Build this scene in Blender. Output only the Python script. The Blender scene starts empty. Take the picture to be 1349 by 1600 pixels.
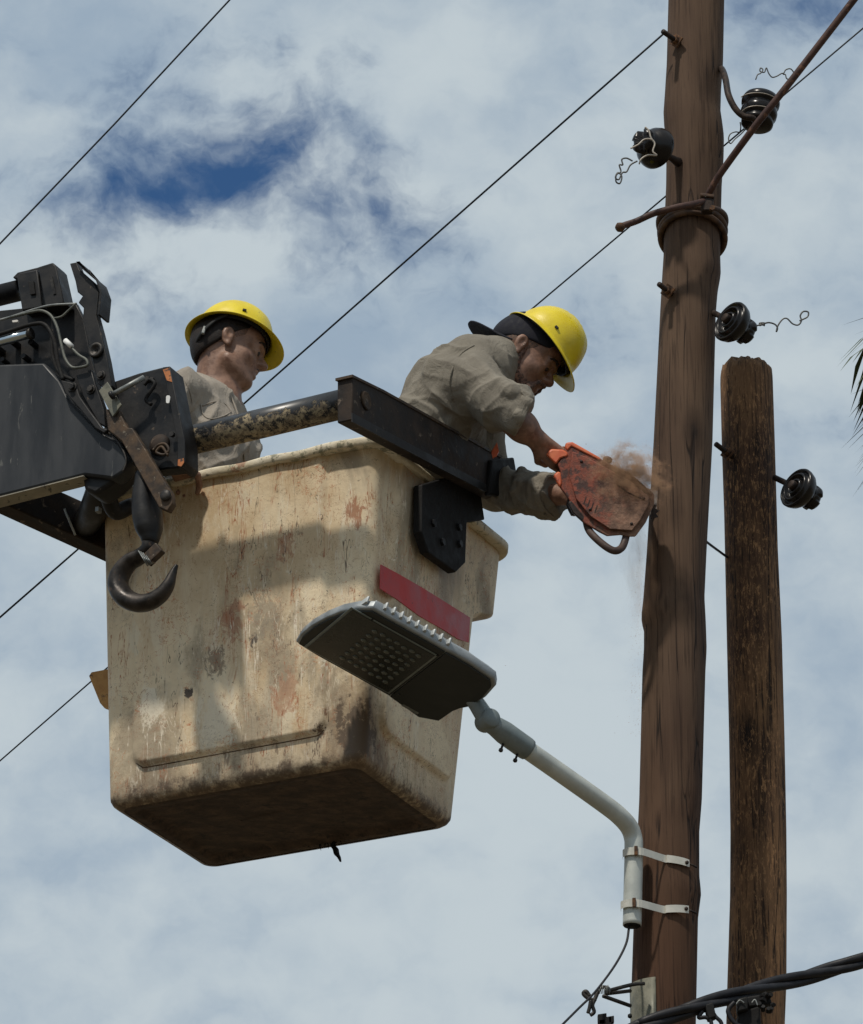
import bpy, bmesh, math, random
import numpy as np
from mathutils import Vector, Matrix
from mathutils.bvhtree import BVHTree
random.seed(7); np.random.seed(7)
sc = bpy.context.scene
R = math.radians

# ------------------------------------------------------------------ camera
CZ = 1.6; PITCH = R(25); FL = 6240.0
cam_d = bpy.data.cameras.new('camera'); cam = bpy.data.objects.new('camera', cam_d)
sc.collection.objects.link(cam); sc.camera = cam
cam.location = (0, 0, CZ); cam.rotation_euler = (R(90) + PITCH, 0, 0)
cam_d.sensor_fit = 'VERTICAL'; cam_d.sensor_height = 24; cam_d.lens = 24 * FL / 1600
cam_d.clip_start = 0.1; cam_d.clip_end = 5000
Fv = Vector((0, math.cos(PITCH), math.sin(PITCH))); Uv = Vector((0, -math.sin(PITCH), math.cos(PITCH)))
Rv = Vector((1, 0, 0)); C0 = Vector((0, 0, CZ))
def ray(px, py): return Fv + Rv * ((px - 674.5) / FL) + Uv * ((800 - py) / FL)
def W(px, py, Y): d = ray(px, py); return C0 + d * (Y / d.y)      # photo point -> world point at distance Y
def isect(px, py, p0, n): d = ray(px, py); return C0 + d * ((p0 - C0).dot(n) / d.dot(n))

# ------------------------------------------------------------------ light
SUN = Vector((-0.27, -0.45, 0.90)).normalized()
sun_d = bpy.data.lights.new('sun', 'SUN'); sun = bpy.data.objects.new('sun', sun_d); sc.collection.objects.link(sun)
sun_d.energy = 2.9; sun_d.angle = R(2.6); sun_d.color = (1, 0.93, 0.82)
sun.rotation_euler = SUN.to_track_quat('Z', 'Y').to_euler(); sun.location = (-5, -5, 20)
sc.view_settings.view_transform = 'Standard'; sc.view_settings.look = 'None'
sc.view_settings.exposure = 0.0; sc.view_settings.gamma = 1

class NT:
    def __init__(s, tree): s.t = tree; s.n = tree.nodes; s.l = tree.links
    def node(s, typ, **kw):
        n = s.n.new(typ)
        for k, v in kw.items(): setattr(n, k, v)
        return n
    def put(s, sock, v):
        if isinstance(v, bpy.types.NodeSocket): s.l.new(v, sock)
        elif v is not None: sock.default_value = v
    def math(s, op, a, b=None, c=None, clamp=False):
        n = s.node('ShaderNodeMath', operation=op, use_clamp=clamp); s.put(n.inputs[0], a)
        if b is not None: s.put(n.inputs[1], b)
        if c is not None: s.put(n.inputs[2], c)
        return n.outputs[0]
    def vmath(s, op, a, b=None, out=0):
        n = s.node('ShaderNodeVectorMath', operation=op); s.put(n.inputs[0], a)
        if b is not None: s.put(n.inputs[1], b)
        return n.outputs[out]
    def noise(s, vec, scale, detail=4, rough=0.55, dist=0.0, out=0):
        n = s.node('ShaderNodeTexNoise'); s.put(n.inputs['Vector'], vec)
        n.inputs['Scale'].default_value = scale; n.inputs['Detail'].default_value = detail
        n.inputs['Roughness'].default_value = rough; n.inputs['Distortion'].default_value = dist
        return n.outputs[out]
    def step(s, v, a, b, lo=0.0, hi=1.0):
        n = s.node('ShaderNodeMapRange', interpolation_type='SMOOTHSTEP'); s.put(n.inputs[0], v)
        for i, q in zip((1, 2, 3, 4), (a, b, lo, hi)): n.inputs[i].default_value = q
        return n.outputs[0]
    def mix(s, f, a, b, blend='MIX'):
        n = s.node('ShaderNodeMix', data_type='RGBA', blend_type=blend); s.put(n.inputs[0], f)
        for i, q in ((6, a), (7, b)):
            if isinstance(q, tuple): q = (*q[:3], 1)
            s.put(n.inputs[i], q)
        return n.outputs[2]
    def mapping(s, vec, scale=(1, 1, 1), loc=(0, 0, 0), rot=(0, 0, 0)):
        n = s.node('ShaderNodeMapping'); s.put(n.inputs[0], vec)
        n.inputs[1].default_value = loc; n.inputs[2].default_value = rot; n.inputs[3].default_value = scale
        return n.outputs[0]

world = bpy.data.worlds.new('World'); sc.world = world; world.use_nodes = True
def make_sky():
    w = NT(world.node_tree); w.n.clear()
    out = w.node('ShaderNodeOutputWorld'); bg = w.node('ShaderNodeBackground'); w.l.new(bg.outputs[0], out.inputs[0])
    bg.inputs[1].default_value = 0.10
    sky = w.node('ShaderNodeTexSky', sky_type='NISHITA'); sky.sun_disc = False
    sky.sun_elevation = math.asin(SUN.z); sky.sun_rotation = math.atan2(SUN.x, SUN.y)
    g = w.node('ShaderNodeTexCoord').outputs['Generated']
    warp = w.vmath('SCALE', w.vmath('SUBTRACT', w.noise(g, 34, 5, out=1), (0.5, 0.5, 0.5)), None)
    warp.node.inputs[3].default_value = 0.022
    gw = w.vmath('ADD', g, warp)
    def blobs(lst, vec):
        tot = None
        for (px, py, ax, ay, tilt, amp) in lst:      # a direction with its own spread and tilt
            d = ray(px, py).normalized(); c, s_ = math.cos(R(tilt)), math.sin(R(tilt))
            e1 = (Rv * c + Uv * s_) * (FL / ax); e2 = (Uv * c - Rv * s_) * (FL / ay)
            q = w.vmath('SUBTRACT', vec, tuple(d))
            a = w.vmath('DOT_PRODUCT', q, tuple(e1), out=1); b = w.vmath('DOT_PRODUCT', q, tuple(e2), out=1)
            r2 = w.math('ADD', w.math('MULTIPLY', a, a), w.math('MULTIPLY', b, b))
            v = w.math('MULTIPLY', w.math('EXPONENT', w.math('MULTIPLY', r2, -1.0)), amp)
            tot = v if tot is None else w.math('ADD', tot, v)
        return tot
    big = w.noise(w.mapping(g, (1, 1, 1.5), (3.1, 0.4, 7.7)), 13, 3, 0.5)
    mid = w.noise(w.mapping(gw, (1, 1, 1.4), (5.3, 2.2, 1.7)), 38, 5, 0.55)
    fine = w.noise(w.mapping(gw, (1, 1, 1.4), (2.3, 8.4, 5.2)), 120, 5, 0.6)
    cover = w.math('ADD', w.math('MULTIPLY', big, 0.6), w.math('ADD', w.math('MULTIPLY', mid, 1.7), w.math('MULTIPLY', fine, 0.7)))
    cover = w.math('SUBTRACT', cover, blobs(GAPS, gw))
    m = w.step(cover, 0.30, 1.34)
    lit = w.math('ADD', w.math('ADD', w.math('MULTIPLY', big, 0.55), w.math('MULTIPLY', mid, 0.45)), blobs(LIGHTS, gw))
    shade = w.step(lit, 0.34, 0.70)
    cloud = w.mix(shade, (3.1, 4.0, 5.0), (5.25, 5.95, 6.35))
    blue = w.mix(0.8, sky.outputs[0], (0.16, 0.72, 2.0))
    w.l.new(w.mix(m, blue, cloud), bg.inputs[0])
# px, py, spread along, spread across, tilt, strength
GAPS = [(230, 320, 200, 50, 12, .34), (400, 245, 120, 66, 30, .50), (150, 350, 100, 40, 4, .22), (655, 310, 120, 60, -12, .50), (210, 240, 420, 180, 0, .37), (540, 300, 200, 120, 0, .24),
        (1235, 10, 180, 80, 0, .42), (950, 570, 150, 100, 20, .36), (560, 400, 160, 80, 0, .22), (90, 490, 200, 90, 0, .40), (1320, 720, 170, 120, 0, .36), (60, 600, 160, 120, 0, .22), (0, 1000, 160, 200, 0, .10), (700, 1330, 1300, 520, 0, -.55), (800, 130, 200, 200, 0, -.2), (1150, 950, 300, 300, 0, -.3)]
LIGHTS = [(600, 120, 330, 130, 0, .12), (330, 400, 260, 120, 10, .14), (120, 110, 220, 110, 20, .02), (1220, 420, 260, 300, 0, .10), (880, 250, 200, 160, 0, .05), (700, 1350, 1200, 480, 0, .13), (860, 950, 160, 200, 0, .06),
          (120, 60, 160, 90, 0, -.14), (750, 230, 150, 60, 0, -.10), (400, 560, 300, 70, 0, -.10), (100, 760, 200, 120, 0, -.02), (1290, 760, 140, 90, 0, -.10), (1000, 560, 120, 80, 0, -.12)]
make_sky()

# ------------------------------------------------------------------ object helpers
COL = sc.collection
def props(o, label=None, cat=None, group=None, kind=None):
    for k, v in (('label', label), ('category', cat), ('group', group), ('kind', kind)):
        if v: o[k] = v
    return o
def thing(name, loc, label, cat, group=None):
    o = bpy.data.objects.new(name, None); COL.objects.link(o); o.location = loc; o.empty_display_size = 0.1
    return props(o, label, cat, group)
def origin_of(parent):
    p = Vector((0, 0, 0)); o = parent
    while o is not None: p += o.location; o = o.parent
    return p
def obj(name, data, m, parent=None, loc=None, smooth=True, bevel=0, local=False):
    """data = (verts, faces) in world coordinates -> one mesh object."""
    v, f = data; org = Vector(loc) if loc is not None else (Vector((0, 0, 0)) if local else origin_of(parent))
    me = bpy.data.meshes.new(name)
    if isinstance(v, np.ndarray):
        v = v - np.array(org)[None, :]
        me.vertices.add(len(v)); me.vertices.foreach_set('co', v.astype(np.float32).ravel())
        fl = f.ravel(); me.loops.add(len(fl)); me.loops.foreach_set('vertex_index', fl.astype(np.int32))
        me.polygons.add(len(f)); me.polygons.foreach_set('loop_start', np.arange(0, len(fl), f.shape[1], dtype=np.int32))
        me.update(calc_edges=True); me.validate()
    else:
        me.from_pydata([tuple(Vector(q) - org) for q in v], [], f); me.update()
        bm = bmesh.new(); bm.from_mesh(me); bmesh.ops.recalc_face_normals(bm, faces=bm.faces); bm.to_mesh(me); bm.free()
    me.materials.append(m)
    o = bpy.data.objects.new(name, me); COL.objects.link(o)
    if parent is not None: o.parent = parent
    elif loc is not None: o.location = loc
    if smooth: me.shade_smooth()
    if bevel:
        b = o.modifiers.new('bevel', 'BEVEL'); b.width = bevel; b.segments = 2; b.limit_method = 'ANGLE'; b.angle_limit = R(40)
        if smooth: me.set_sharp_from_angle(angle=R(60))
    return o
def join(*ms):
    V, F = [], []
    for v, f in ms:
        k = len(V); V += list(v); F += [tuple(i + k for i in q) for q in f]
    return V, F
def prism(pts, vec):
    n = len(pts); vec = Vector(vec); v = [Vector(p) for p in pts] + [Vector(p) + vec for p in pts]
    return v, [tuple(range(n)), tuple(range(2 * n - 1, n - 1, -1))] + [(i, n + i, n + (i + 1) % n, (i + 1) % n) for i in range(n)]
def smooth_path(P, R_, sub=6):
    P = [Vector(p) for p in P]
    if not hasattr(R_, '__len__'): R_ = [R_] * len(P)
    if sub <= 1 or len(P) < 3: return P, R_
    o, r = [], []
    for i in range(len(P) - 1):
        a, b, c, d = P[max(i - 1, 0)], P[i], P[i + 1], P[min(i + 2, len(P) - 1)]
        for j in range(sub):
            t = j / sub
            o.append(0.5 * ((2 * b) + (c - a) * t + (2 * a - 5 * b + 4 * c - d) * t * t + (-a + 3 * b - 3 * c + d) * t ** 3)); r.append(R_[i] * (1 - t) + R_[i + 1] * t)
    o.append(P[-1]); r.append(R_[-1]); return o, r
def tube(P, r, n=14, sub=6, cap=True, squash=1.0):
    P, rr = smooth_path(P, r, sub); V, F = [], []
    T = (P[1] - P[0]).normalized(); N = T.orthogonal().normalized()
    for i, p in enumerate(P):
        t = ((P[min(i + 1, len(P) - 1)] - P[max(i - 1, 0)])).normalized()
        N = (N - t * N.dot(t)).normalized(); Bn = t.cross(N)
        for k in range(n):
            a = 2 * math.pi * k / n; V.append(p + (N * math.cos(a) + Bn * math.sin(a) * squash) * rr[i])
    for i in range(len(P) - 1):
        for k in range(n): F.append((i * n + k, i * n + (k + 1) % n, (i + 1) * n + (k + 1) % n, (i + 1) * n + k))
    if cap: F += [tuple(range(n - 1, -1, -1)), tuple(range((len(P) - 1) * n, len(P) * n))]
    return V, F
def lathe(prof, n=40, frame=None):
    """prof = [(r, z)...] turned about local z; frame = 4x4"""
    V, F = [], []
    for r, z in prof:
        for k in range(n): a = 2 * math.pi * k / n; V.append(Vector((r * math.cos(a), r * math.sin(a), z)))
    for i in range(len(prof) - 1):
        for k in range(n): F.append((i * n + k, i * n + (k + 1) % n, (i + 1) * n + (k + 1) % n, (i + 1) * n + k))
    F += [tuple(range(n)), tuple(range((len(prof) - 1) * n, len(prof) * n))]
    if frame is not None: V = [frame @ v for v in V]
    return V, F
def frame_z(p, zdir, xhint=(0, 0, 1)):
    z = Vector(zdir).normalized(); x = Vector(xhint); x = (x - z * x.dot(z)).normalized(); y = z.cross(x)
    m = Matrix((x, y, z)).transposed().to_4x4(); m.translation = p; return m
def cyl(p, d, r, h, n=20): return lathe([(r * .92, 0), (r, h * .08), (r, h * .92), (r * .92, h)], n, frame_z(p, d))
def hexn(p, d, r, h): return lathe([(r, 0), (r, h)], 6, frame_z(p, d))
def boxo(c, ax, ay, az):
    c, ax, ay, az = map(Vector, (c, ax, ay, az)); V = [c + ax * i + ay * j + az * k for i in (-1, 1) for j in (-1, 1) for k in (-1, 1)]
    return V, [(0, 1, 3, 2), (4, 6, 7, 5), (0, 4, 5, 1), (2, 3, 7, 6), (0, 2, 6, 4), (1, 5, 7, 3)]

# ------------------------------------------------------------------ materials
MATS = {}
def newmat(name):
    m = bpy.data.materials.new(name); m.use_nodes = True; t = NT(m.node_tree); b = m.node_tree.nodes['Principled BSDF']
    tc = t.node('ShaderNodeTexCoord').outputs['Object']; MATS[name] = m
    return m, t, b, tc
def bump(t, b, h, dist, strength=1.0):
    n = t.node('ShaderNodeBump'); n.inputs['Strength'].default_value = strength; n.inputs['Distance'].default_value = dist
    t.put(n.inputs['Height'], h); t.l.new(n.outputs[0], b.inputs['Normal'])
def simple(name, c1, c2, scale=20, rough=0.6, metal=0.0, bd=0.001, stretch=(1, 1, 1), lo=.35, hi=.65, detail=6, spots=None, rv=.12):
    m, t, b, tc = newmat(name); v = t.mapping(tc, stretch)
    n = t.noise(v, scale, detail, 0.6); c = t.mix(t.step(n, lo, hi), c1, c2)
    if spots:
        sc_, sca, a0, a1 = spots; s = t.noise(v, sca, 5, 0.65, 0.4); c = t.mix(t.step(s, a0, a1), c, sc_)
    t.put(b.inputs['Base Color'], c); b.inputs['Metallic'].default_value = metal
    t.put(b.inputs['Roughness'], t.step(n, .3, .7, rough - rv, rough + rv))
    if max(c1) < .06: b.inputs['Specular IOR Level'].default_value = .28
    if bd: bump(t, b, t.noise(v, scale * 4, 4, 0.6), bd)
    return m
simple('ground', (.10, .07, .045), (.16, .11, .075), 3, .95, spots=((.07, .09, .035), 1.3, .5, .6))
simple('black_paint', (.007, .007, .008), (.018, .017, .017), 14, .5, 0, .0006, spots=((.10, .075, .055), 38, .64, .72))
simple('boom_grey', (.018, .020, .024), (.040, .043, .048), 9, .5, 0, .0006, spots=((.13, .13, .12), 48, .64, .74), stretch=(1, 1, .22))
simple('black_rubber', (.005, .005, .005), (.011, .010, .010), 30, .75)
simple('rusty_steel', (.035, .026, .02), (.10, .066, .042), 26, .7, .2, .001, spots=((.20, .17, .13), 70, .60, .68))
simple('arm_steel', (.014, .010, .008), (.046, .032, .024), 12, .7, .05, .0015, spots=((.15, .115, .085), 30, .60, .68), lo=.4, hi=.7)
simple('dull_iron', (.028, .026, .025), (.06, .055, .05), 30, .5, .6, .0008)
simple('hook_iron', (.022, .02, .019), (.055, .047, .042), 22, .42, .55, .0008, spots=((.12, .075, .05), 30, .62, .72))
simple('galvanised', (.16, .17, .165), (.27, .28, .27), 26, .5, .5, .0005)
simple('olive_plate', (.11, .11, .085), (.18, .175, .135), 26, .6, .3, .0005)
simple('chrome_rod', (.45, .52, .58), (.6, .66, .7), 8, .22, .95, 0)
simple('hose', (.07, .075, .065), (.13, .135, .115), 30, .55, .2)
simple('beige_edge', (.22, .2, .155), (.32, .29, .22), 15, .7, spots=((.06, .055, .045), 25, .58, .64))
simple('orange_paint', (.42, .13, .03), (.52, .19, .06), 30, .6, spots=((.06, .03, .02), 40, .52, .6))
simple('white_label', (.7, .7, .68), (.8, .8, .78), 20, .5, 0, 0)
simple('porcelain', (.007, .006, .006), (.013, .010, .009), 10, .26, 0, .0002, rv=.05)
simple('pin_iron', (.022, .016, .014), (.05, .034, .026), 40, .6, .4)
simple('bolt_rust', (.05, .028, .018), (.17, .085, .04), 60, .75, .2, .0006)
simple('tie_wire', (.06, .06, .058), (.11, .108, .10), 30, .45, .6, 0)
simple('tie_light', (.34, .3, .25), (.42, .37, .31), 30, .5, .2, 0)
simple('line_wire', (.012, .016, .022), (.02, .026, .034), 30, .5, .2, 0)
simple('guy_cable', (.05, .026, .022), (.085, .046, .036), 30, .6, 0, .0006, spots=((.16, .08, .05), 25, .58, .66))
simple('cable_wrap', (.045, .026, .018), (.11, .065, .04), 30, .7, .1, .001)
simple('black_cable', (.01, .01, .012), (.018, .018, .022), 30, .5, 0, .0005)
simple('lamp_pipe', (.42, .44, .41), (.52, .54, .50), 14, .45, .1, .0003, spots=((.24, .12, .05), 34, .70, .76))
simple('lamp_grey', (.16, .19, .19), (.21, .24, .24), 20, .5, .2, .0003)
simple('lamp_edge', (.24, .26, .27), (.33, .35, .36), 20, .45, .3, .0003)
simple('lamp_fin', (.34, .36, .36), (.44, .46, .46), 20, .5, .1, .0003)
simple('lamp_dark', (.022, .024, .022), (.032, .034, .031), 12, .6, 0, .0003)
simple('lamp_panel', (.022, .024, .021), (.028, .031, .027), 12, .3, 0, 0)
simple('led', (.07, .078, .068), (.10, .11, .095), 20, .25, 0, 0)
simple('strap_white', (.52, .51, .45), (.62, .60, .54), 20, .5, .1, .0003, spots=((.22, .11, .05), 34, .63, .7))
simple('skin_young', (.19, .100, .064), (.30, .168, .112), 38, .5, 0, .0008, spots=((.16, .07, .042), 16, .52, .66))
simple('skin_tanned', (.165, .086, .055), (.27, .145, .097), 38, .5, 0, .0008, spots=((.14, .065, .042), 16, .52, .66))
simple('hair', (.012, .009, .008), (.028, .02, .017), 120, .6, 0, .002)
simple('stubble', (.05, .036, .03), (.20, .11, .08), 160, .7, 0, .001)
simple('faded_hair', (.06, .045, .035), (.22, .12, .08), 220, .7, 0, .0008)
simple('cap_cloth', (.010, .011, .016), (.018, .018, .026), 60, .85, 0, .0006)
simple('strap_black', (.012, .012, .012), (.02, .02, .02), 30, .7)
simple('trousers', (.05, .045, .04), (.08, .07, .06), 20, .9, 0, .001)
simple('boots', (.02, .015, .012), (.04, .03, .02), 20, .7)
simple('palm_leaf', (.035, .05, .02), (.07, .085, .035), 6, .6, 0, 0)
simple('palm_trunk', (.12, .09, .065), (.2, .16, .12), 6, .9, 0, .01)
simple('reflector', (.45, .22, .05), (.55, .30, .09), 30, .5, spots=((.1, .05, .03), 30, .6, .7))
simple('sawdust_flake', (.30, .15, .08), (.45, .25, .14), 40, .9, 0, 0)
simple('saw_black', (.018, .014, .013), (.045, .03, .025), 40, .6, 0, .0008, spots=((.18, .085, .055), 60, .58, .68))
simple('saw_handle', (.05, .032, .028), (.085, .055, .045), 40, .6)
simple('saw_orange', (.55, .10, .035), (.62, .15, .055), 30, .5, 0, .0006, spots=((.08, .025, .02), 40, .60, .68))
simple('steel_bar', (.1, .08, .07), (.2, .17, .15), 40, .45, .6)

def helmet_mat():
    m, t, b, tc = newmat('helmet_yellow'); n = t.noise(tc, 14, 5)
    c = t.mix(t.step(n, .3, .7), (.66, .50, .012), (.78, .62, .02))
    s = t.noise(tc, 55, 4, .6, .5); c = t.mix(t.math('MULTIPLY', t.step(s, .64, .70), t.step(n, .45, .6)), c, (.16, .10, .02))
    t.put(b.inputs['Base Color'], c); b.inputs['Roughness'].default_value = .38
    bump(t, b, t.noise(tc, 90, 3), .0004)
helmet_mat()
def cloth_mat(name, a, bb, c3):
    m, t, b, tc = newmat(name); n = t.noise(tc, 5, 5, .6)
    c = t.mix(t.step(n, .35, .65), a, bb); c = t.mix(t.math('MULTIPLY', t.step(t.noise(tc, 16, 6, .7), .5, .68), .5), c, c3)
    t.put(b.inputs['Base Color'], c); b.inputs['Roughness'].default_value = .92
    f = t.math('ADD', t.math('MULTIPLY', t.noise(t.mapping(tc, (1, 1, .6)), 22, 5, .6, 1.6), 1.0), t.math('MULTIPLY', t.noise(tc, 300, 2), .12))
    bump(t, b, f, .008, .85)
cloth_mat('shirt_grey', (.175, .155, .122), (.225, .20, .16), (.12, .103, .082))
cloth_mat('shirt_pale', (.27, .235, .195), (.335, .295, .245), (.2, .17, .135))

def wood(name, a, bb, dark, light, crack=.5, sc_=1.0, rough_fibres=0.0, base_tint=None):
    m, t, b, tc = newmat(name)
    g1 = t.noise(t.mapping(tc, (1, 1, .045)), 30 * sc_, 6, .65, .35)
    g2 = t.noise(t.mapping(tc, (1, 1, .025), (4, 2, 1)), 120 * sc_, 5, .65)
    big = t.noise(t.mapping(tc, (1, 1, .35), (1, 7, 3)), 3.2, 4, .55)
    c = t.mix(t.step(g1, .32, .68), a, bb)
    c = t.mix(t.step(big, .42, .66, 0, .6), c, light)
    c = t.mix(t.step(g2, .50, .66, 0, .55 if not rough_fibres else .85), c, dark)
    # long checks
    cr = t.noise(t.mapping(tc, (1, 1, .035), (9, 1, 4)), 16 * sc_, 3, .5, .2)
    line = t.math('MULTIPLY', t.step(t.math('ABSOLUTE', t.math('SUBTRACT', cr, .5)), .0, .014, 1, 0), t.step(t.noise(t.mapping(tc, (1, 1, .4), (2, 2, 2)), 5, 2), .44, .54))
    c = t.mix(t.math('MULTIPLY', line, .9), c, (.012, .009, .008))
    # knots
    vo = t.node('ShaderNodeTexVoronoi'); t.put(vo.inputs['Vector'], t.mapping(tc, (1, 1, .42), (.37, .11, .23))); vo.inputs['Scale'].default_value = 5.2
    kd = t.math('ADD', vo.outputs['Distance'], t.math('MULTIPLY', t.noise(tc, 30, 3), .05))
    knot = t.step(kd, .10, .15, 1, 0); halo = t.step(kd, .13, .30, .65, 0)
    c = t.mix(halo, c, dark); c = t.mix(t.math('MULTIPLY', knot, .85), c, (.018, .012, .01))
    if rough_fibres:
        f = t.noise(t.mapping(tc, (1, 1, .28), (5, 5, 5)), 120, 6, .8, .6)
        c = t.mix(t.math('MULTIPLY', t.step(f, .51, .60), t.step(t.noise(tc, 9, 4), .36, .56, .35, 1)), c, light)
        c = t.mix(t.step(t.noise(t.mapping(tc, (1, 1, .09), (1, 5, 8)), 110, 4, .7), .55, .66, 0, .8), c, (.022, .014, .01))
    if base_tint:     # the lower pole is redder and darker
        z = t.node('ShaderNodeSeparateXYZ'); t.put(z.inputs[0], tc)
        zz = t.math('ADD', z.outputs[2], t.math('MULTIPLY', big, 1.2)); c = t.mix(t.step(zz, base_tint[0], base_tint[1], 1, 0), c, t.mix(1.0, c, base_tint[2], 'MULTIPLY'))
    t.put(b.inputs['Base Color'], c); b.inputs['Roughness'].default_value = .88
    b.inputs['Specular IOR Level'].default_value = .25
    h = t.math('ADD', t.math('MULTIPLY', g1, .7), t.math('SUBTRACT', t.math('MULTIPLY', g2, .5), t.math('MULTIPLY', line, 1.2)))
    bump(t, b, h, .003 if not rough_fibres else .010, .8)
    return m
wood('pole_wood', (.062, .037, .025), (.100, .062, .041), (.024, .014, .010), (.145, .092, .058), base_tint=(6.0, 7.0, (.70, .56, .50)))
wood('old_wood', (.040, .021, .014), (.068, .036, .023), (.014, .009, .007), (.33, .18, .085), rough_fibres=1)

YAW = R(26); BU = Vector((-math.cos(YAW), math.sin(YAW), 0)); BV = Vector((math.sin(YAW), math.cos(YAW), 0)); ZZ = Vector((0, 0, 1))
B0 = W(565, 1190, 10.8)
def BK(s, t, z): return B0 + BU * s + BV * t + ZZ * z
def PT(px, py, t): return isect(px, py, B0 + BV * t, BV)
def PS(px, py, s): return isect(px, py, B0 + BU * s, BU)
SCUFFS = [(365, 970, .11, (.36, .13, .06), .6), (400, 1000, .05, (.045, .032, .025), .9), (297, 1085, .035, (.03, .022, .018), .95), (340, 1035, .09, (.22, .17, .12), .8), (450, 1080, .11, (.46, .22, .12), .55),
          (480, 830, .07, (.20, .13, .08), .7), (240, 1110, .10, (.80, .72, .57), .8), (340, 1130, .16, (.78, .69, .53), .7), (420, 960, .13, (.30, .25, .18), .7), (450, 860, .10, (.38, .15, .07), .6), (250, 800, .12, (.42, .19, .09), .55), (560, 800, .09, (.33, .12, .05), .8), (215, 1000, .08, (.76, .67, .5), .7), (390, 780, .12, (.76, .67, .5), .6), (520, 1010, .10, (.80, .72, .57), .7), (498, 1143, .045, (.05, .03, .018), .95), (512, 1112, .03, (.16, .07, .03), .9), (350, 1182, .05, (.10, .06, .035), .7), (430, 1165, .05, (.10, .06, .035), .7), (225, 1204, .05, (.22, .12, .06), .7)]
def bucket_mat():
    m, t, b, tc = newmat('fibreglass')     # object coords: origin at the bucket's near bottom corner
    n = t.noise(tc, 4, 6, .6); c = t.mix(t.step(n, .35, .65), (.60, .45, .27), (.80, .66, .45))
    # milky vertical wash
    v = t.noise(t.mapping(tc, (1, 1, .22)), 14, 6, .65, .6); c = t.mix(t.step(v, .50, .66, 0, .6), c, (.78, .68, .50))
    # grey worn patches
    p = t.noise(t.mapping(tc, (1, 1, .45), (2, 3, 1)), 3.0, 6, .62, .4); c = t.mix(t.step(p, .50, .62, 0, .75), c, (.27, .22, .155))
    # scuffs with a place of their own on the front wall
    sn = t.noise(t.mapping(tc, (1, 1, .55), (4, 4, 9)), 34, 8, .78, .6)
    for (px, py, rad, col, am) in SCUFFS:
        o_ = PT(px, py, -.02) - B0; dd = t.vmath('LENGTH', t.vmath('MULTIPLY', t.vmath('SUBTRACT', tc, tuple(o_)), (1, 1, .62)), None, 1)
        mm = t.math('ADD', t.step(dd, 0, rad, 1, 0), t.math('MULTIPLY', t.math('SUBTRACT', sn, .5), 2.6)); c = t.mix(t.step(mm, .62, .80, 0, am), c, col)
    # rust coloured smears
    q = t.noise(t.mapping(tc, (1, 1, .4), (6, 1, 2)), 8, 8, .75, 1.0); mk = t.step(t.noise(t.mapping(tc, (1, 1, 1), (8, 8, 1)), 2.8, 3), .47, .60)
    c = t.mix(t.math('MULTIPLY', t.step(q, .55, .68), t.math('MULTIPLY', mk, .95)), c, (.38, .125, .045))
    # rubbed pale streaks and scratches: thin contour lines of stretched noise
    for k, (s, st, lo, col, rot, wd) in enumerate([(22, .10, (3, 1, 1), (.36, .12, .045), .15, .014), (16, .16, (1, 9, 1), (.07, .04, .025), -.25, .008), (14, .07, (5, 5, 2), (.78, .69, .54), .08, .012), (30, .6, (5, 2, 7), (.30, .13, .06), .7, .010), (18, .25, (9, 2, 4), (.74, .64, .48), .5, .016), (34, 2.2, (2, 7, 7), (.22, .10, .05), .2, .008), (20, 1.1, (7, 3, 9), (.46, .15, .05), .9, .013), (26, 1.4, (1, 6, 3), (.12, .06, .03), .3, .008)]):
        a = t.noise(t.mapping(tc, (1, 1, st), lo, (rot * .44, rot, 0)), s, 4, .65, .5); mk = t.step(t.noise(t.mapping(tc, (1, 1, .7), (k, 2 * k, 3)), 7, 5, .7), .50, .58)
        c = t.mix(t.math('MULTIPLY', t.step(t.math('ABSOLUTE', t.math('SUBTRACT', a, .5)), .0, wd, .95, 0), mk), c, col)
    # chips
    ch = t.noise(tc, 75, 4, .7); c = t.mix(t.math('MULTIPLY', t.step(ch, .66, .70), t.step(n, .48, .56)), c, (.035, .028, .022))
    # mud and oil caked round the foot
    z = t.node('ShaderNodeSeparateXYZ'); t.put(z.inputs[0], tc)
    f = t.math('ADD', z.outputs[2], t.math('MULTIPLY', t.math('SUBTRACT', t.noise(t.mapping(tc, (1, 1, .8)), 22, 8, .8), .5), .30))
    c = t.mix(t.step(f, -.01, .055, .93, 0), c, (.028, .019, .013)); c = t.mix(t.step(f, .02, .17, .40, 0), c, (.16, .10, .055))
    # grime round the near lower corner
    g = t.math('ADD', t.vmath('LENGTH', t.mapping(tc, (1, 1, .75), (0, 0, -.07)), None, 1), t.math('MULTIPLY', t.math('SUBTRACT', t.noise(tc, 26, 6, .75), .5), .34))
    c = t.mix(t.step(g, .05, .085, .92, 0), c, (.030, .020, .014)); c = t.mix(t.step(g, .07, .20, .5, 0), c, (.17, .11, .06))
    t.put(b.inputs['Base Color'], c); t.put(b.inputs['Roughness'], t.step(n, .3, .7, .5, .72))
    bump(t, b, t.math('ADD', t.noise(tc, 12, 4), t.math('MULTIPLY', t.noise(tc, 90, 3), .25)), .003)
bucket_mat()
def under_mat():
    m, t, b, tc = newmat('grimy_bottom'); n = t.noise(t.mapping(tc, (1, 1.6, 1), (0, 0, 0), (0, 0, R(26))), 16, 8, .75)
    c = t.mix(t.step(n, .40, .70), (.038, .024, .017), (.105, .068, .045)); c = t.mix(t.step(t.noise(tc, 34, 5, .7), .56, .64, 0, .8), c, (.016, .011, .009))
    t.put(b.inputs['Base Color'], c); b.inputs['Roughness'].default_value = .85; bump(t, b, n, .004)
under_mat()
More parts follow.
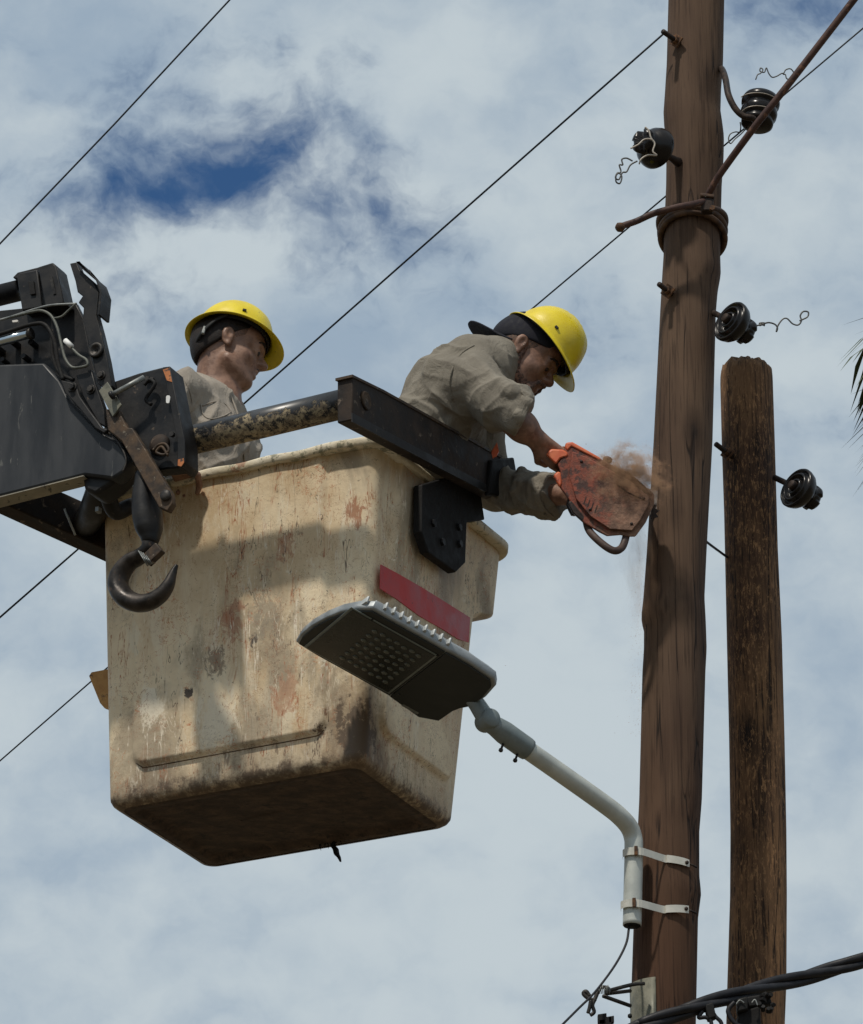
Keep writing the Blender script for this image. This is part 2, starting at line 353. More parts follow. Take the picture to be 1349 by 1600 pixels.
def rim_mat():
    m, t, b, tc = newmat('rim_cream'); n = t.noise(tc, 9, 6, .65); c = t.mix(t.step(n, .35, .65), (.56, .48, .33), (.74, .67, .52))
    c = t.mix(t.step(t.noise(t.mapping(tc, (1, 1, 1), (2, 2, 2)), 24, 6, .75), .53, .60, 0, .8), c, (.17, .17, .11))
    c = t.mix(t.step(t.noise(t.mapping(tc, (1, 1, 1), (7, 2, 2)), 12, 6, .75), .60, .66, 0, .7), c, (.30, .12, .06))
    t.put(b.inputs['Base Color'], c); b.inputs['Roughness'].default_value = .6; bump(t, b, t.noise(tc, 70, 4), .002)
rim_mat()
simple('outline_brown', (.035, .022, .014), (.15, .09, .05), 26, .9)
simple('red_tape', (.40, .016, .014), (.52, .024, .020), 12, .4, 0, .0006, spots=((.10, .02, .015), 45, .64, .72))
def peel_mat():
    m, t, b, tc = newmat('peeling_paint')     # black paint over cream, peeled off along the lower side
    z = t.node('ShaderNodeSeparateXYZ'); t.put(z.inputs[0], tc)
    # height across the tube (the tube runs level)
    n = t.noise(t.mapping(tc, (1.0, 1.0, 1.0)), 26, 7, .8, .6); low = t.noise(tc, 6, 3)
    h = t.math('ADD', t.math('MULTIPLY', z.outputs[2], 16), t.math('MULTIPLY', t.math('SUBTRACT', n, .5), 2.8))
    h = t.math('ADD', h, t.math('MULTIPLY', t.math('SUBTRACT', low, .5), 1.4))
    c = t.mix(t.step(h, .02, .10), t.mix(t.step(t.noise(tc, 50, 5, .7), .4, .6), (.36, .29, .18), (.15, .115, .075)), (.030, .032, .036))
    c = t.mix(t.step(t.noise(t.mapping(tc, (1, 1, 1), (4, 4, 4)), 40, 7, .85), .50, .55), c, (.022, .021, .02))
    t.put(b.inputs['Base Color'], c); t.put(b.inputs['Roughness'], t.step(h, .0, .1, .8, .35)); bump(t, b, t.step(h, .0, .1), .002)
peel_mat()
def saw_mat():
    m, t, b, tc = newmat('saw_casing')     # red-orange casing, caked with sawdust towards the cut
    x = t.node('ShaderNodeSeparateXYZ'); t.put(x.inputs[0], tc)
    n = t.noise(tc, 26, 7, .75); h = t.math('ADD', t.math('MULTIPLY', t.math('ADD', x.outputs[0], .035), 6.5), t.math('MULTIPLY', t.math('SUBTRACT', n, .5), 2.4))
    red = t.mix(t.step(t.noise(tc, 60, 5, .7), .35, .65), (.15, .040, .024), (.27, .060, .030)); red = t.mix(t.step(t.noise(t.mapping(tc, (1, 1, 1), (3, 3, 3)), 20, 5, .7), .48, .58, 0, .85), red, (.030, .018, .016))
    dust = t.mix(t.step(t.noise(tc, 34, 6, .7), .35, .68), (.13, .070, .045), (.27, .150, .095))
    t.put(b.inputs['Base Color'], t.mix(t.step(h, -.2, .7), red, dust)); b.inputs['Roughness'].default_value = .75
    bump(t, b, t.noise(tc, 120, 5, .7), .003)
saw_mat()
M = MATS

# ------------------------------------------------------------------ ground
g = obj('ground', ([(-900, -900, 0), (900, -900, 0), (900, 900, 0), (-900, 900, 0)], [(0, 1, 2, 3)]), M['ground'], smooth=False); props(g, kind='structure')

# ------------------------------------------------------------------ poles
def interp(tab, y, i):
    ys = [q[0] for q in tab]; return float(np.interp(y, ys, [q[i] for q in tab]))
def make_pole(tab, Y, name, label, mat, ztop=None, seed=0, topshape=None):
    """rings follow the trunk's measured width; each ring is at its own height"""
    rings = []; y0, y1 = tab[0][0], tab[-1][0]
    py = y1
    step = 9
    rows = []
    while py >= y0: rows.append(py); py -= step
    for py in rows:
        l, r = interp(tab, py, 1), interp(tab, py, 2); a, b_ = W(l, py, Y), W(r, py, Y); rings.append((((a + b_) / 2), (b_ - a).length / 2))
    # carry on down to the ground and, for the tall one, up
    c0, r0 = rings[0]; c1, r1 = rings[min(len(rings) - 1, 60)]
    dirv = (c0 - c1) / max(1e-6, (c1.z - c0.z)); lower = []
    z = c0.z - .12
    while z > -0.2: q = c0 + dirv * (c0.z - z); q.z = z; lower.insert(0, (q, r0 + (c0.z - z) * .006)); z -= .15
    rings = lower + rings
    if ztop:
        ct, rt = rings[-1]; k = 1
        while rings[-1][0].z < ztop: q = ct + (-dirv) * (.1 * k); q.z = ct.z + .1 * k; rings.append((q, rt - .0006 * k)); k += 1
    n = 56; V, F = [], []; rnd = np.random.RandomState(seed); ph = rnd.rand(6) * 6.28
    for i, (c, r) in enumerate(rings):
        for k in range(n):
            a = 2 * math.pi * k / n
            w = 1 + .010 * math.sin(3 * a + ph[0] + c.z * .9) + .007 * math.sin(5 * a + ph[1] + c.z * 2.3) + .004 * math.sin(11 * a + ph[2] + c.z * 1.7)
            if abs(math.cos(a)) > .93: w = 1.0
            V.append(Vector((c.x + r * w * math.cos(a), c.y + r * w * math.sin(a), c.z)))
    for i in range(len(rings) - 1):
        for k in range(n): F.append((i * n + k, i * n + (k + 1) % n, (i + 1) * n + (k + 1) % n, (i + 1) * n + k))
    c, r = rings[-1]; kk = len(V)
    if topshape:      # weathered, uneven sawn top
        for j, (fr, dz) in enumerate(((.93, .012), (.78, .026), (.45, .034))):
            for k in range(n):
                a = 2 * math.pi * k / n; jag = .008 * math.sin(7 * a + j) + .006 * math.sin(13 * a + 2 * j)
                V.append(Vector((c.x + r * fr * math.cos(a), c.y + r * fr * math.sin(a), c.z + dz + jag + .01 * math.cos(a - 2))))
        for j in range(3):
            b0 = kk - n + j * n
            for k in range(n): F.append((b0 + k, b0 + (k + 1) % n, b0 + n + (k + 1) % n, b0 + n + k))
        F.append(tuple(range(len(V) - n, len(V))))
    else: F.append(tuple(range(kk - n, kk)))
    F.append(tuple(range(n - 1, -1, -1)))
    base = Vector((rings[0][0].x, rings[0][0].y, 0)); root = thing(name, base, label, 'utility pole')
    obj('trunk', (V, F), M[mat], root)
    return root
TALL = [(-200, 1048, 1135), (0, 1044.6, 1132), (100, 1042, 1130), (140, 1039.5, 1127), (175, 1037, 1126), (195, 1038, 1129), (215, 1040.5, 1131.5), (245, 1041.5, 1131), (290, 1041, 1128), (370, 1037.5, 1126), (400, 1037, 1125.6), (430, 1035, 1126.5), (457, 1033.5, 1121.5), (490, 1031.6, 1118.8),
        (690, 1021.5, 1113.6), (860, 1011, 1104.4), (935, 1005.5, 1101), (962, 1002.4, 1102.5), (972, 1003, 1103), (984, 1006.5, 1103.5), (1015, 1006.3, 1104.5), (1050, 1004, 1102.5), (1250, 999, 1097), (1300, 996.5, 1093), (1370, 993, 1093), (1397, 992, 1095.8), (1435, 990.5, 1091), (1600, 985, 1087.6), (1750, 981, 1085)]
SHORT = [(574, 1131, 1203), (580, 1127, 1206.5), (592, 1125.6, 1207.6), (690, 1128, 1210.8), (800, 1131.7, 1214), (860, 1133, 1215.6), (1000, 1136, 1222), (1150, 1139.5, 1226), (1300, 1141.6, 1229), (1400, 1141, 1229.7), (1540, 1136.6, 1229), (1600, 1135, 1226.5), (1750, 1134, 1227)]
YP, YS = 11.16, 11.55
tall = make_pole(TALL, YP, 'utility_pole', 'tall smooth brown wooden pole the man is cutting, with the street lamp strapped to it', 'pole_wood', ztop=9.6, seed=1)
short = make_pole(SHORT, YS, 'utility_pole', 'short rough dark wooden pole with a sawn top, right of the tall pole', 'old_wood', seed=4, topshape=True)

def through_bolt(parent, px, py, Y, d, tip, pw=.028):
    """washer + nut + threaded end standing out of a pole; (px,py) is the washer"""
    p = W(px, py, Y); q = W(*tip); d = (q - p).normalized()
    f = frame_z(p, d, (0, 0, 1)); ax = f.to_3x3()
    w = boxo(p, ax @ Vector((pw * .7, pw * .7, 0)) * .7, ax @ Vector((-pw * .7, pw * .7, 0)) * .7, d * .003)
    o = obj('bolt', tube([p - d * .05, q], .0085, 10, 1), M['pin_iron'], parent)
    obj('washer', w, M['bolt_rust'], o, smooth=False, bevel=.001)
    obj('nut', hexn(p + d * .002, d, .0145, .014), M['bolt_rust'], o, smooth=False, bevel=.001)
through_bolt(tall, 1057, 64, 11.075, None, (1036, 49, 11.02))
through_bolt(tall, 1044, 455, 11.075, None, (1030, 444, 11.03))
through_bolt(short, 1137, 708, 11.47, None, (1119, 694, 11.42))

# ------------------------------------------------------------------ bucket
HT = .998; A_, B_ = .066, .042           # height to the rim, outward lean of the walls
def wall_bounds(z):
    k = z / HT; s0, t0 = -A_ * k, -B_ * k; s1 = .856 + .036 * k; t1 = .622 + .095 * k
    return s0, s1, t0, t1
def rrect(s0, s1, t0, t1, r, n=9, ed=84):
    """rounded rectangle as (s,t,ns,nt)"""
    P = []
    cs = [((s1 - r, t0 + r), -90), ((s1 - r, t1 - r), 0), ((s0 + r, t1 - r), 90), ((s0 + r, t0 + r), 180)]
    for i, ((cx, cy), a0) in enumerate(cs):
        for k in range(n + 1):
            a = R(a0 + 90 * k / n); P.append((cx + r * math.cos(a), cy + r * math.sin(a), math.cos(a), math.sin(a)))
        a = P[-1]; nx, ny = cs[(i + 1) % 4][0]; an = R(cs[(i + 1) % 4][1]); b_ = (nx + r * math.cos(an), ny + r * math.sin(an))
        for k in range(1, ed): P.append((a[0] + (b_[0] - a[0]) * k / ed, a[1] + (b_[1] - a[1]) * k / ed, a[2], a[3]))
    return P
def sst(a, b, x): x = max(0, min(1, (x - a) / (b - a))); return x * x * (3 - 2 * x)
def emboss(s, t, z, ns, nt):
    """raised panel on each wall"""
    s0, s1, t0, t1 = wall_bounds(z); h = 0
    def panel(u, u0, u1, z0, z1, r=.05):
        dx = max(u0 + r - u, u - (u1 - r), 0); dz = max(z0 + r - z, z - (z1 - r), 0); d = r - math.hypot(dx, dz); return sst(0, .012, d)
    if abs(nt) > .98: h = panel(s, .105, .765, .105, 1.4)
    if abs(ns) > .98: h = panel(t, .085, .575, .12, 1.4, .06)
    return .016 * h
root = thing('aerial_bucket', BK(0, 0, 0), 'large scratched cream bucket carrying two workers on the end of the boom', 'lift bucket')
V, F = [], []; rows = []
zs = [0, .004, .012, .024] + [round(.035 + i * .0075, 4) for i in range(24)] + [.23 + i * .03 for i in range(26)]
POCK = .745
zs = sorted(set([z for z in zs if z < HT] + [POCK - .03, POCK - .004, POCK + .012, POCK + .03, HT]))
for z in zs:
    s0, s1, t0, t1 = wall_bounds(z); r = .040; k = 0
    if z < .03: k = .03 - math.sqrt(max(0, .03 ** 2 - (.03 - z) ** 2))
    t1b = t1 + (0.135 * sst(POCK - .03, POCK + .03, z))
    ring = rrect(s0 + k, s1 - k, t0 + k, t1b - k, r)
    rows.append([BK(s + ns * emboss(s, t, z, ns, nt), t + nt * (emboss(s, t, z, ns, nt) if nt < 0 else 0), z) for s, t, ns, nt in ring])
n = len(rows[0]); V = [p for r_ in rows for p in r_]
for i in range(len(rows) - 1):
    for k in range(n): F.append((i * n + k, i * n + (k + 1) % n, (i + 1) * n + (k + 1) % n, (i + 1) * n + k))
# inner wall and floor
ib = len(V)
s0, s1, t0, t1 = wall_bounds(HT); inn = [(HT, s0 + .012, s1 - .012, t0 + .012, t1 + .12), (POCK + .04, s0 + .02, s1 - .012, t0 + .02, t1 + .11), (POCK + .01, s0 + .02, s1 - .012, t0 + .02, t1 - .02), (.03, .014, .842, .014, .604)]
for z, a, b_, c, d in inn: V += [BK(s, t, z) for s, t, _, _ in rrect(a, b_, c, d, .045)]
for i in range(len(inn) - 1):
    for k in range(n): F.append((ib + i * n + k, ib + i * n + (k + 1) % n, ib + (i + 1) * n + (k + 1) % n, ib + (i + 1) * n + k))
for k in range(n): F.append(((len(rows) - 1) * n + k, (len(rows) - 1) * n + (k + 1) % n, ib + (k + 1) % n, ib + k))
F.append(tuple(range(ib + 3 * n, ib + 4 * n)))
shell = obj('shell', (V, F), M['fibreglass'], root)
# thin dark brown line along the outline of the raised panel
gp = [(.106, .80), (.106, .50), (.106, .18), (.110, .140), (.130, .112), (.17, .104), (.45, .104), (.70, .104), (.735, .110), (.757, .135), (.764, .18), (.764, .45), (.764, .62)]
obj('panel_outline', tube([BK(a_, wall_bounds(b_)[2] + .0012, b_) for a_, b_ in gp], [.0008, .0012, .0022, .003, .0032, .003, .0028, .0030, .003, .0026, .0018, .0012, .0008], 8, 5), M['outline_brown'], root)
# bottom plate with a raised border and a sunken centre
V, F = [], []; fr = [(0, 0), (.012, -.002), (.03, -.002), (.045, .012), (.07, .014), (.12, .014), (.2, .014), (.26, .014)]
for k_, dz in fr: V += [BK(s, t, dz + .0015 + .003 * math.sin(s * 23) * math.sin(t * 17) * (k_ > .05)) for s, t, _, _ in rrect(.03 + k_, .826 - k_, .03 + k_, .588 - k_, max(.02, .03 - k_ * .2))]
for i in range(len(fr) - 1):
    for k in range(n): F.append((i * n + k, i * n + (k + 1) % n, (i + 1) * n + (k + 1) % n, (i + 1) * n + k))
F.append(tuple(range((len(fr) - 1) * n, len(fr) * n)))
obj('bottom_plate', (V, F), M['grimy_bottom'], root)
# rim: a rolled lip round the mouth
V, F = [], []; s0, s1, t0, t1 = wall_bounds(HT)
prof = [(-.010, -.008), (.004, -.012), (.026, -.013), (.031, -.010), (.033, .010), (.030, .015), (.018, .018), (-.004, .018), (-.012, .012)]
for dz_i, (o_, z_) in enumerate(prof):
    V += [BK(s + ns * 0, t, HT + z_ + .0025 * math.sin(s * 31 + t * 13)) for s, t, ns, nt in rrect(s0 - o_, s1 + o_, t0 - o_, t1 + .135 + o_, .055 + o_)]
m_ = len(prof)
for i in range(m_):
    j = (i + 1) % m_
    for k in range(n): F.append((i * n + k, i * n + (k + 1) % n, j * n + (k + 1) % n, j * n + k))
obj('rim', (V, F), M['rim_cream'], root)
# inside step the right-hand worker stands on
obj('inner_step', boxo(BK(.34, .29, .14), BU * .22, BV * .24, ZZ * .10), M['fibreglass'], root, bevel=.01)
# red tape on the right wall (plane leaning outwards)
pn = (BK(0, 1, 0) - BK(0, 0, 0)).cross(BK(-A_, 0, HT) - BK(0, 0, 0)).normalized()
if pn.x < 0: pn = -pn
def PR(px, py, off=0.0): return isect(px, py, BK(0, 0, 0) + pn * off, pn)
tp = [(595.6, 882), (620, 895), (660, 918), (700, 943), (735, 965), (734, 985), (733, 1004), (715, 998), (690, 982), (655, 962), (620, 936), (594.6, 920)]
obj('red_tape', prism([PR(x, y, .0185) for x, y in tp], pn * -.0025), M['red_tape'], root, smooth=False)
# black bracket plate on the right wall, with bolts
bp = [(660, 757), (659, 830), (670, 863), (713, 894), (728, 879), (730, 816), (758, 812), (752, 772), (704, 744)]
bo = obj('bracket_plate', prism([PS(x, y, -.115) for x, y in bp], BU * .03), M['black_rubber'], root, smooth=False, bevel=.004)
for x, y in ((676, 818), (690, 847), (717, 850), (716, 824)): obj('bolt', hexn(PS(x, y, -.114), -BU, .013, .010), M['black_paint'], bo, smooth=False, bevel=.002)
# orange tab on the left wall
tb = [(139, 1056), (143, 1050), (180, 1043), (232, 1032), (232, 1122), (180, 1112), (163, 1106), (156, 1098)]
obj('reflector_tab', prism([PT(x, y, .25) for x, y in tb], BV * .012), M['reflector'], root, smooth=False, bevel=.002)

# rag hanging from the bucket's far lower edge
base = BK(.375, .56, .0); V, F = [], []
rg = [(0, -.0, .004), (-.006, -.012, .012), (.002, -.024, .014), (.006, -.04, .013), (.014, -.052, .009), (.02, -.068, .004)]
RAG = []
def rag(base):
    P = [base + BU * (-q[0]) + ZZ * q[1] for q in rg]; a = tube(P, [q[2] for q in rg], 7, 3, squash=.4); parts = []; RAG.append(a)
    for i in range(12):
        s = random.uniform(-.02, .09); p = base + BU * s + ZZ * .002; L = random.uniform(.006, .024)
        parts.append(tube([p, p - ZZ * L * .5 + BU * random.uniform(-.006, .006), p - ZZ * L + BU * random.uniform(-.008, .008)], [.002, .0014, .0006], 5, 2))
    return parts
rgt = thing('torn_rag', base, 'small dark torn rag hanging under the far edge of the bucket', 'rag'); rv_ = rag(base)
obj('rag_tail', RAG[0], M['black_rubber'], rgt); [obj('thread', q, M['black_rubber'], rgt) for q in rv_]

# ------------------------------------------------------------------ boom
def c6(x, y): return x / 3.635, 390 + y / 3.635
BT = .035     # the boom runs a little in front of the cross tube
def ex(pts, t0, t1): return prism([PT(*c6(x, y), t0 + BT) for x, y in pts], BV * (t1 - t0))
def q6(x, y, t): return PT(*c6(x, y), t + BT)
PXM = 1 / 507.0 / 3.635       # metres per crop pixel
boom = thing('crane_boom', q6(400, 1100, -.36), 'dark grey telescopic crane boom with black linkage reaching in from the left', 'crane boom')
ob = obj('boom_section', ex([(-2600, 1300), (0, 650), (250, 640), (340, 740), (400, 860), (560, 1020), (680, 1100), (735, 1190), (700, 1260), (640, 1300), (480, 1280), (0, 1400), (-2600, 2050)], -.42, -.36), M['boom_grey'], boom, bevel=.008)
obj('lower_flange', ex([(-2600, 2051), (0, 1401), (474, 1281), (476, 1286), (0, 1407), (-2600, 2057)], -.423, -.361), M['beige_edge'], ob, smooth=False)
obj('boom_core', ex([(-2600, 1310), (0, 660), (240, 650), (560, 1030), (600, 1130), (0, 1260), (-2600, 1920)], -.359, -.32), M['black_paint'], boom, bevel=.006)
obj('boom_nose', ex([(465, 1284), (475, 1365), (540, 1392), (630, 1330), (720, 1240), (742, 1180), (690, 1090), (600, 1030), (520, 1060)], -.40, -.31), M['black_paint'], boom, bevel=.012)
obj('web_plate', ex([(-2600, 1010), (0, 345), (250, 320), (430, 300), (475, 390), (520, 620), (560, 760), (600, 1000), (420, 860), (300, 700), (0, 705), (-2600, 1330)], -.365, -.345), M['black_paint'], boom, bevel=.003)
obj('upper_ram', tube([q6(-2600, 900, -.34), q6(110, 232, -.34)], 62 * PXM, 28, 1), M['black_paint'], boom)
rm = obj('ram_rod', tube([q6(-2600, 1180, -.42), q6(40, 512, -.42), q6(170, 478, -.42)], 27 * PXM, 24, 1), M['chrome_rod'], boom)
obj('rod_end', cyl(q6(165, 480, -.42), q6(205, 468, -.42) - q6(165, 480, -.42), 34 * PXM, .012), M['dull_iron'], rm)
for pts, t0 in (([(95, 152), (112, 132), (213, 112), (240, 325), (125, 345)], -.42), ([(216, 98), (300, 72), (318, 92), (364, 300), (258, 332), (240, 230)], -.43), ([(70, 158), (100, 128), (290, 80), (300, 110), (110, 170)], -.37)):
    vb = obj('valve_block', ex(pts, t0, t0 + .07), M['black_paint'], boom, bevel=.004)
obj('slot_plate', ex([(280, 155), (296, 152), (318, 250), (303, 255)], -.433, -.428), M['dull_iron'], boom, smooth=False)
obj('small_cover', ex([(160, 180), (190, 178), (200, 250), (172, 256)], -.427, -.418), M['black_rubber'], boom, smooth=False, bevel=.001)
lv = obj('lever_plate', ex([(396, 78), (436, 70), (452, 112), (530, 180), (562, 240), (548, 370), (575, 470), (610, 620), (637, 775), (600, 800), (555, 760), (520, 600), (470, 400), (475, 330), (445, 300), (470, 262), (440, 240), (428, 180)], -.44, -.41), M['black_paint'], boom, bevel=.003)
obj('lever_flange', ex([(436, 70), (452, 68), (466, 108), (545, 175), (566, 240), (552, 370), (566, 369), (578, 240), (552, 168), (470, 100)], -.46, -.40), M['black_paint'], lv, bevel=.001)
obj('pivot_boss', lathe([(10 * PXM, 0), (16 * PXM, .004), (24 * PXM, .004), (30 * PXM, .010), (44 * PXM, .010), (46 * PXM, 0)], 28, frame_z(q6(550, 575, -.441), -BV)), M['dull_iron'], lv)
la = obj('link_plate', ex([(345, 740), (430, 760), (452, 830), (500, 900), (580, 1008), (612, 1022), (590, 1042), (540, 1012), (450, 900), (370, 812)], -.45, -.435), M['black_paint'], boom, bevel=.003)
lb = obj('link_plate', ex([(432, 715), (520, 678), (542, 760), (590, 900), (600, 1005), (560, 985), (470, 830)], -.436, -.41), M['black_paint'], boom, bevel=.003)
for x, y, p, t in ((412, 782, la, -.451), (517, 795, lb, -.437), (575, 715, lv, -.441)):
    obj('bolt', join(cyl(q6(x, y, t), -BV, 28 * PXM, .003), hexn(q6(x, y, t - .003), -BV, 19 * PXM, .010)), M['dull_iron'], p, smooth=False, bevel=.001)
obj('zinc_plate', ex([(562, 802), (610, 750), (690, 880), (640, 948)], -.462, -.455), M['olive_plate'], boom, smooth=False, bevel=.001)
pr = obj('pivot_pin', tube([q6(632, 828, -.475), q6(820, 725, -.46)], 15 * PXM, 14, 1), M['galvanised'], boom)
obj('pin_head', cyl(q6(628, 832, -.478), q6(660, 812, -.478) - q6(628, 832, -.478), 24 * PXM, .010), M['black_paint'], pr)
ls = obj('link_bar', ex([(600, 905), (672, 905), (722, 1010), (752, 1012), (972, 1375), (980, 1440), (952, 1484), (902, 1462), (690, 1085), (612, 1022)], -.45, -.425), M['rusty_steel'], boom, bevel=.003)
obj('pin_head', lathe([(8 * PXM, 0), (30 * PXM, 0), (33 * PXM, .004), (30 * PXM, .009), (8 * PXM, .011)], 24, frame_z(q6(945, 1398, -.451), -BV)), M['dull_iron'], ls)
obj('nose_lip', tube([q6(x, y, -.43) for x, y in ((585, 1030), (650, 1065), (695, 1130), (718, 1200), (700, 1260))], 7 * PXM, 8), M['dull_iron'], boom)
hd = obj('head_box', ex([(637, 752), (790, 700), (930, 665), (962, 665), (1045, 1080), (1046, 1200), (1020, 1236), (880, 1252), (700, 1130), (660, 900)], -.40, -.345), M['black_paint'], boom, bevel=.005)
obj('head_flange', ex([(925, 667), (966, 662), (1050, 1085), (1052, 1205), (1030, 1236), (1005, 1230), (1010, 1100)], -.412, -.33), M['black_paint'], hd, bevel=.002)
obj('edge_mark', ex([(926, 682), (962, 670), (978, 752), (948, 742)], -.4135, -.4125), M['orange_paint'], hd, smooth=False)
obj('edge_mark', ex([(1012, 1192), (1044, 1184), (1046, 1208), (1030, 1232), (1010, 1226)], -.4135, -.4125), M['orange_paint'], hd, smooth=False)
obj('maker_tag', ex([(944, 835), (950, 828), (962, 828), (967, 838), (962, 868), (954, 873), (944, 868)], -.416, -.413), M['white_label'], hd, smooth=False)
obj('hose_tag', ex([(70, 402), (98, 398), (104, 404), (100, 410), (72, 412)], -.432, -.425), M['white_label'], boom, smooth=False)
obj('spring_boss', lathe([(20 * PXM, .02), (40 * PXM, .016), (60 * PXM, .008), (62 * PXM, 0)], 24, frame_z(q6(910, 1110, -.401), -BV)), M['arm_steel'], hd)
obj('cable_clip', tube([q6(x, y, -.43) for x, y in ((870, 1140), (900, 1110), (940, 1105), (960, 1140), (930, 1165), (890, 1150), (920, 1120), (955, 1170))], 8 * PXM, 8), M['rusty_steel'], hd)
obj('cable_clip', tube([q6(x, y, -.425) for x, y in ((820, 770), (850, 740), (880, 760), (860, 800), (830, 850), (860, 880))], 11 * PXM, 8), M['black_rubber'], hd)
for x, y in ((845, 740), (870, 745), (985, 1055)): obj('bolt', hexn(q6(x, y, -.402 if x < 900 else -.413), -BV, 15 * PXM, .012), M['dull_iron'], hd, smooth=False)
def hose(name, pts, r, m, t=-.45, n=10): return obj(name, tube([q6(x, y, t) for x, y in pts], r * PXM, n), M[m], boom)
hose('cable_loop', [(60, 385), (180, 355), (240, 348), (290, 375), (325, 440), (350, 540), (372, 620), (410, 668), (460, 668), (498, 655), (490, 625), (450, 600), (410, 560), (375, 515)], 8.5, 'hose')
obj('cable_ferrule', tube([q6(372, 516, -.452), q6(410, 552, -.452)], 15 * PXM, 10, 1), M['white_label'], boom)
hose('flat_strap', [(-300, 470), (0, 400), (200, 338), (300, 315), (435, 308)], 7, 'galvanised', -.445)
hose('thin_rod', [(432, 306), (385, 350), (350, 380), (300, 392)], 6, 'hose', -.446)
hose('hydraulic_hose', [(-300, 560), (0, 480), (180, 425), (260, 430), (310, 520), (330, 640), (360, 740)], 12, 'black_rubber', -.435)
hose('hydraulic_hose', [(240, 420), (290, 480), (300, 600), (340, 700), (420, 740)], 11, 'black_rubber', -.43)
for x, y, q in ((30, 600, 60), (120, 560, 50), (220, 560, 46), (60, 660, 40), (180, 640, 44)): obj('fitting', hexn(q6(x, y, -.35), -BV, q * .42 * PXM, .05), M['black_paint'], boom, smooth=False, bevel=.002)
# lower pipe elbow and the left arm running to the bucket's other side
obj('pipe_elbow', tube([q6(590, 1330, -.3), q6(620, 1420, -.26), q6(660, 1490, -.22), q6(740, 1460, -.18), q6(860, 1430, -.14)], 46 * PXM, 20), M['black_paint'], boom)
obj('clip', boxo(q6(560, 1480, -.33), BU * .006, BV * .01, ZZ * .008), M['galvanised'], boom, bevel=.001)
# tube and right arm
ta, tb_ = PT(280, 692.5, -.25), PT(545, 629, -.25)

bt = obj('cross_tube', tube([ta, tb_], .0445, 40, 1), M['peeling_paint'], None, loc=(ta + tb_) / 2); bt.name = 'cross_tube'; bt.parent = boom; bt.location = (ta + tb_) / 2 - boom.location

ar = obj('side_arm', prism([PS(x, y, -.165) for x, y in ((551, 587), (600, 612), (790, 718), (803, 742), (784, 778), (551, 656))], BU * .050), M['arm_steel'], boom, bevel=.004)
obj('arm_boss', lathe([(.004, .003), (.014, .004), (.020, .002), (.026, .007), (.030, 0)], 28, frame_z(PS(571, 626, -.166), -BU)), M['rusty_steel'], ar)
obj('arm_edge', prism([PS(x, y, -.168) for x, y in ((551, 645), (700, 725), (784, 769), (784, 781), (700, 738), (551, 659))], BU * .004), M['black_paint'], ar, smooth=False)
obj('top_flange', prism([PS(x, y, -.169) for x, y in ((551, 585), (600, 609), (790, 715), (790, 719), (600, 613), (551, 589))], BU * .056), M['rusty_steel'], ar, smooth=False)
obj('pivot_block', prism([PS(x, y, -.16) for x, y in ((760, 720), (795, 716), (800, 745), (782, 778), (756, 775))], BU * -.02), M['black_rubber'], ar, bevel=.006)
la0, la1 = PT(-60, 737, -.20), PT(163, 838, .10); lad = (la1 - la0).normalized(); lap = lad.cross(ZZ).normalized(); lup = lap.cross(lad).normalized()
obj('side_arm', boxo((la0 + la1 + lad * .3) * .5, lad * ((la1 - la0).length / 2 + .15), lap * .04, lup * .060), M['arm_steel'], boom, bevel=.004)
obj('head_yoke', tube([PT(150, 700, -.30), PT(160, 760, -.24), la0 + lad * .42], .045, 14, 2), M['black_paint'], boom)
obj('hanging_hose', tube([PS(101, 795, .87), PS(108, 812, .86), PS(118, 836, .86)], .0035, 8), M['galvanised'], boom)

# hook hanging from the boom head
def c1(x, y): return x / 2.667, 380 + y / 2.667
PX1 = 1 / 507.0 / 2.667
def q1(x, y, t=-.36): return PT(*c1(x, y), t)
hk = thing('crane_hook', q1(620, 1000), 'heavy dark iron crane hook hanging in front of the bucket', 'hook')
obj('swivel_block', tube([q1(x, y) for x, y in ((612, 960), (615, 1010), (612, 1070), (616, 1140), (622, 1190), (626, 1225), (626, 1250))], [50 * PX1, 60 * PX1, 66 * PX1, 68 * PX1, 62 * PX1, 45 * PX1, 34 * PX1], 24, 5, squash=.8), M['black_paint'], hk)
obj('block_notch', tube([q1(x, y, -.39) for x, y in ((600, 1060), (580, 1110), (600, 1150), (600, 1190))], [6 * PX1, 9 * PX1, 7 * PX1, 4 * PX1], 8), M['hook_iron'], hk)
hp = [(624, 1238, 34), (618, 1275, 34), (585, 1305, 36), (535, 1335, 40), (498, 1390, 46), (497, 1440, 50), (530, 1482, 52), (580, 1500, 50), (630, 1492, 46), (675, 1462, 40), (702, 1425, 33), (716, 1390, 24), (728, 1360, 16), (738, 1340, 8)]
obj('hook_body', tube([q1(x, y) for x, y, r in hp], [r * PX1 for x, y, r in hp], 26, 5, squash=.75), M['hook_iron'], hk)
obj('safety_latch', boxo(q1(640, 1298, -.385), (q1(672, 1272) - q1(612, 1330)) * .5, (q1(650, 1312) - q1(632, 1290)) * .75, BV * .012), M['rusty_steel'], hk, bevel=.003)
for k in range(4): obj('wire_wrap', tube([q1(578 + k * 9, 1282 + k * 4, -.39), q1(596 + k * 9, 1312 + k * 3, -.407), q1(616 + k * 6, 1345 - k * 3, -.39)], 2.6 * PX1, 6), M['galvanised'], hk)

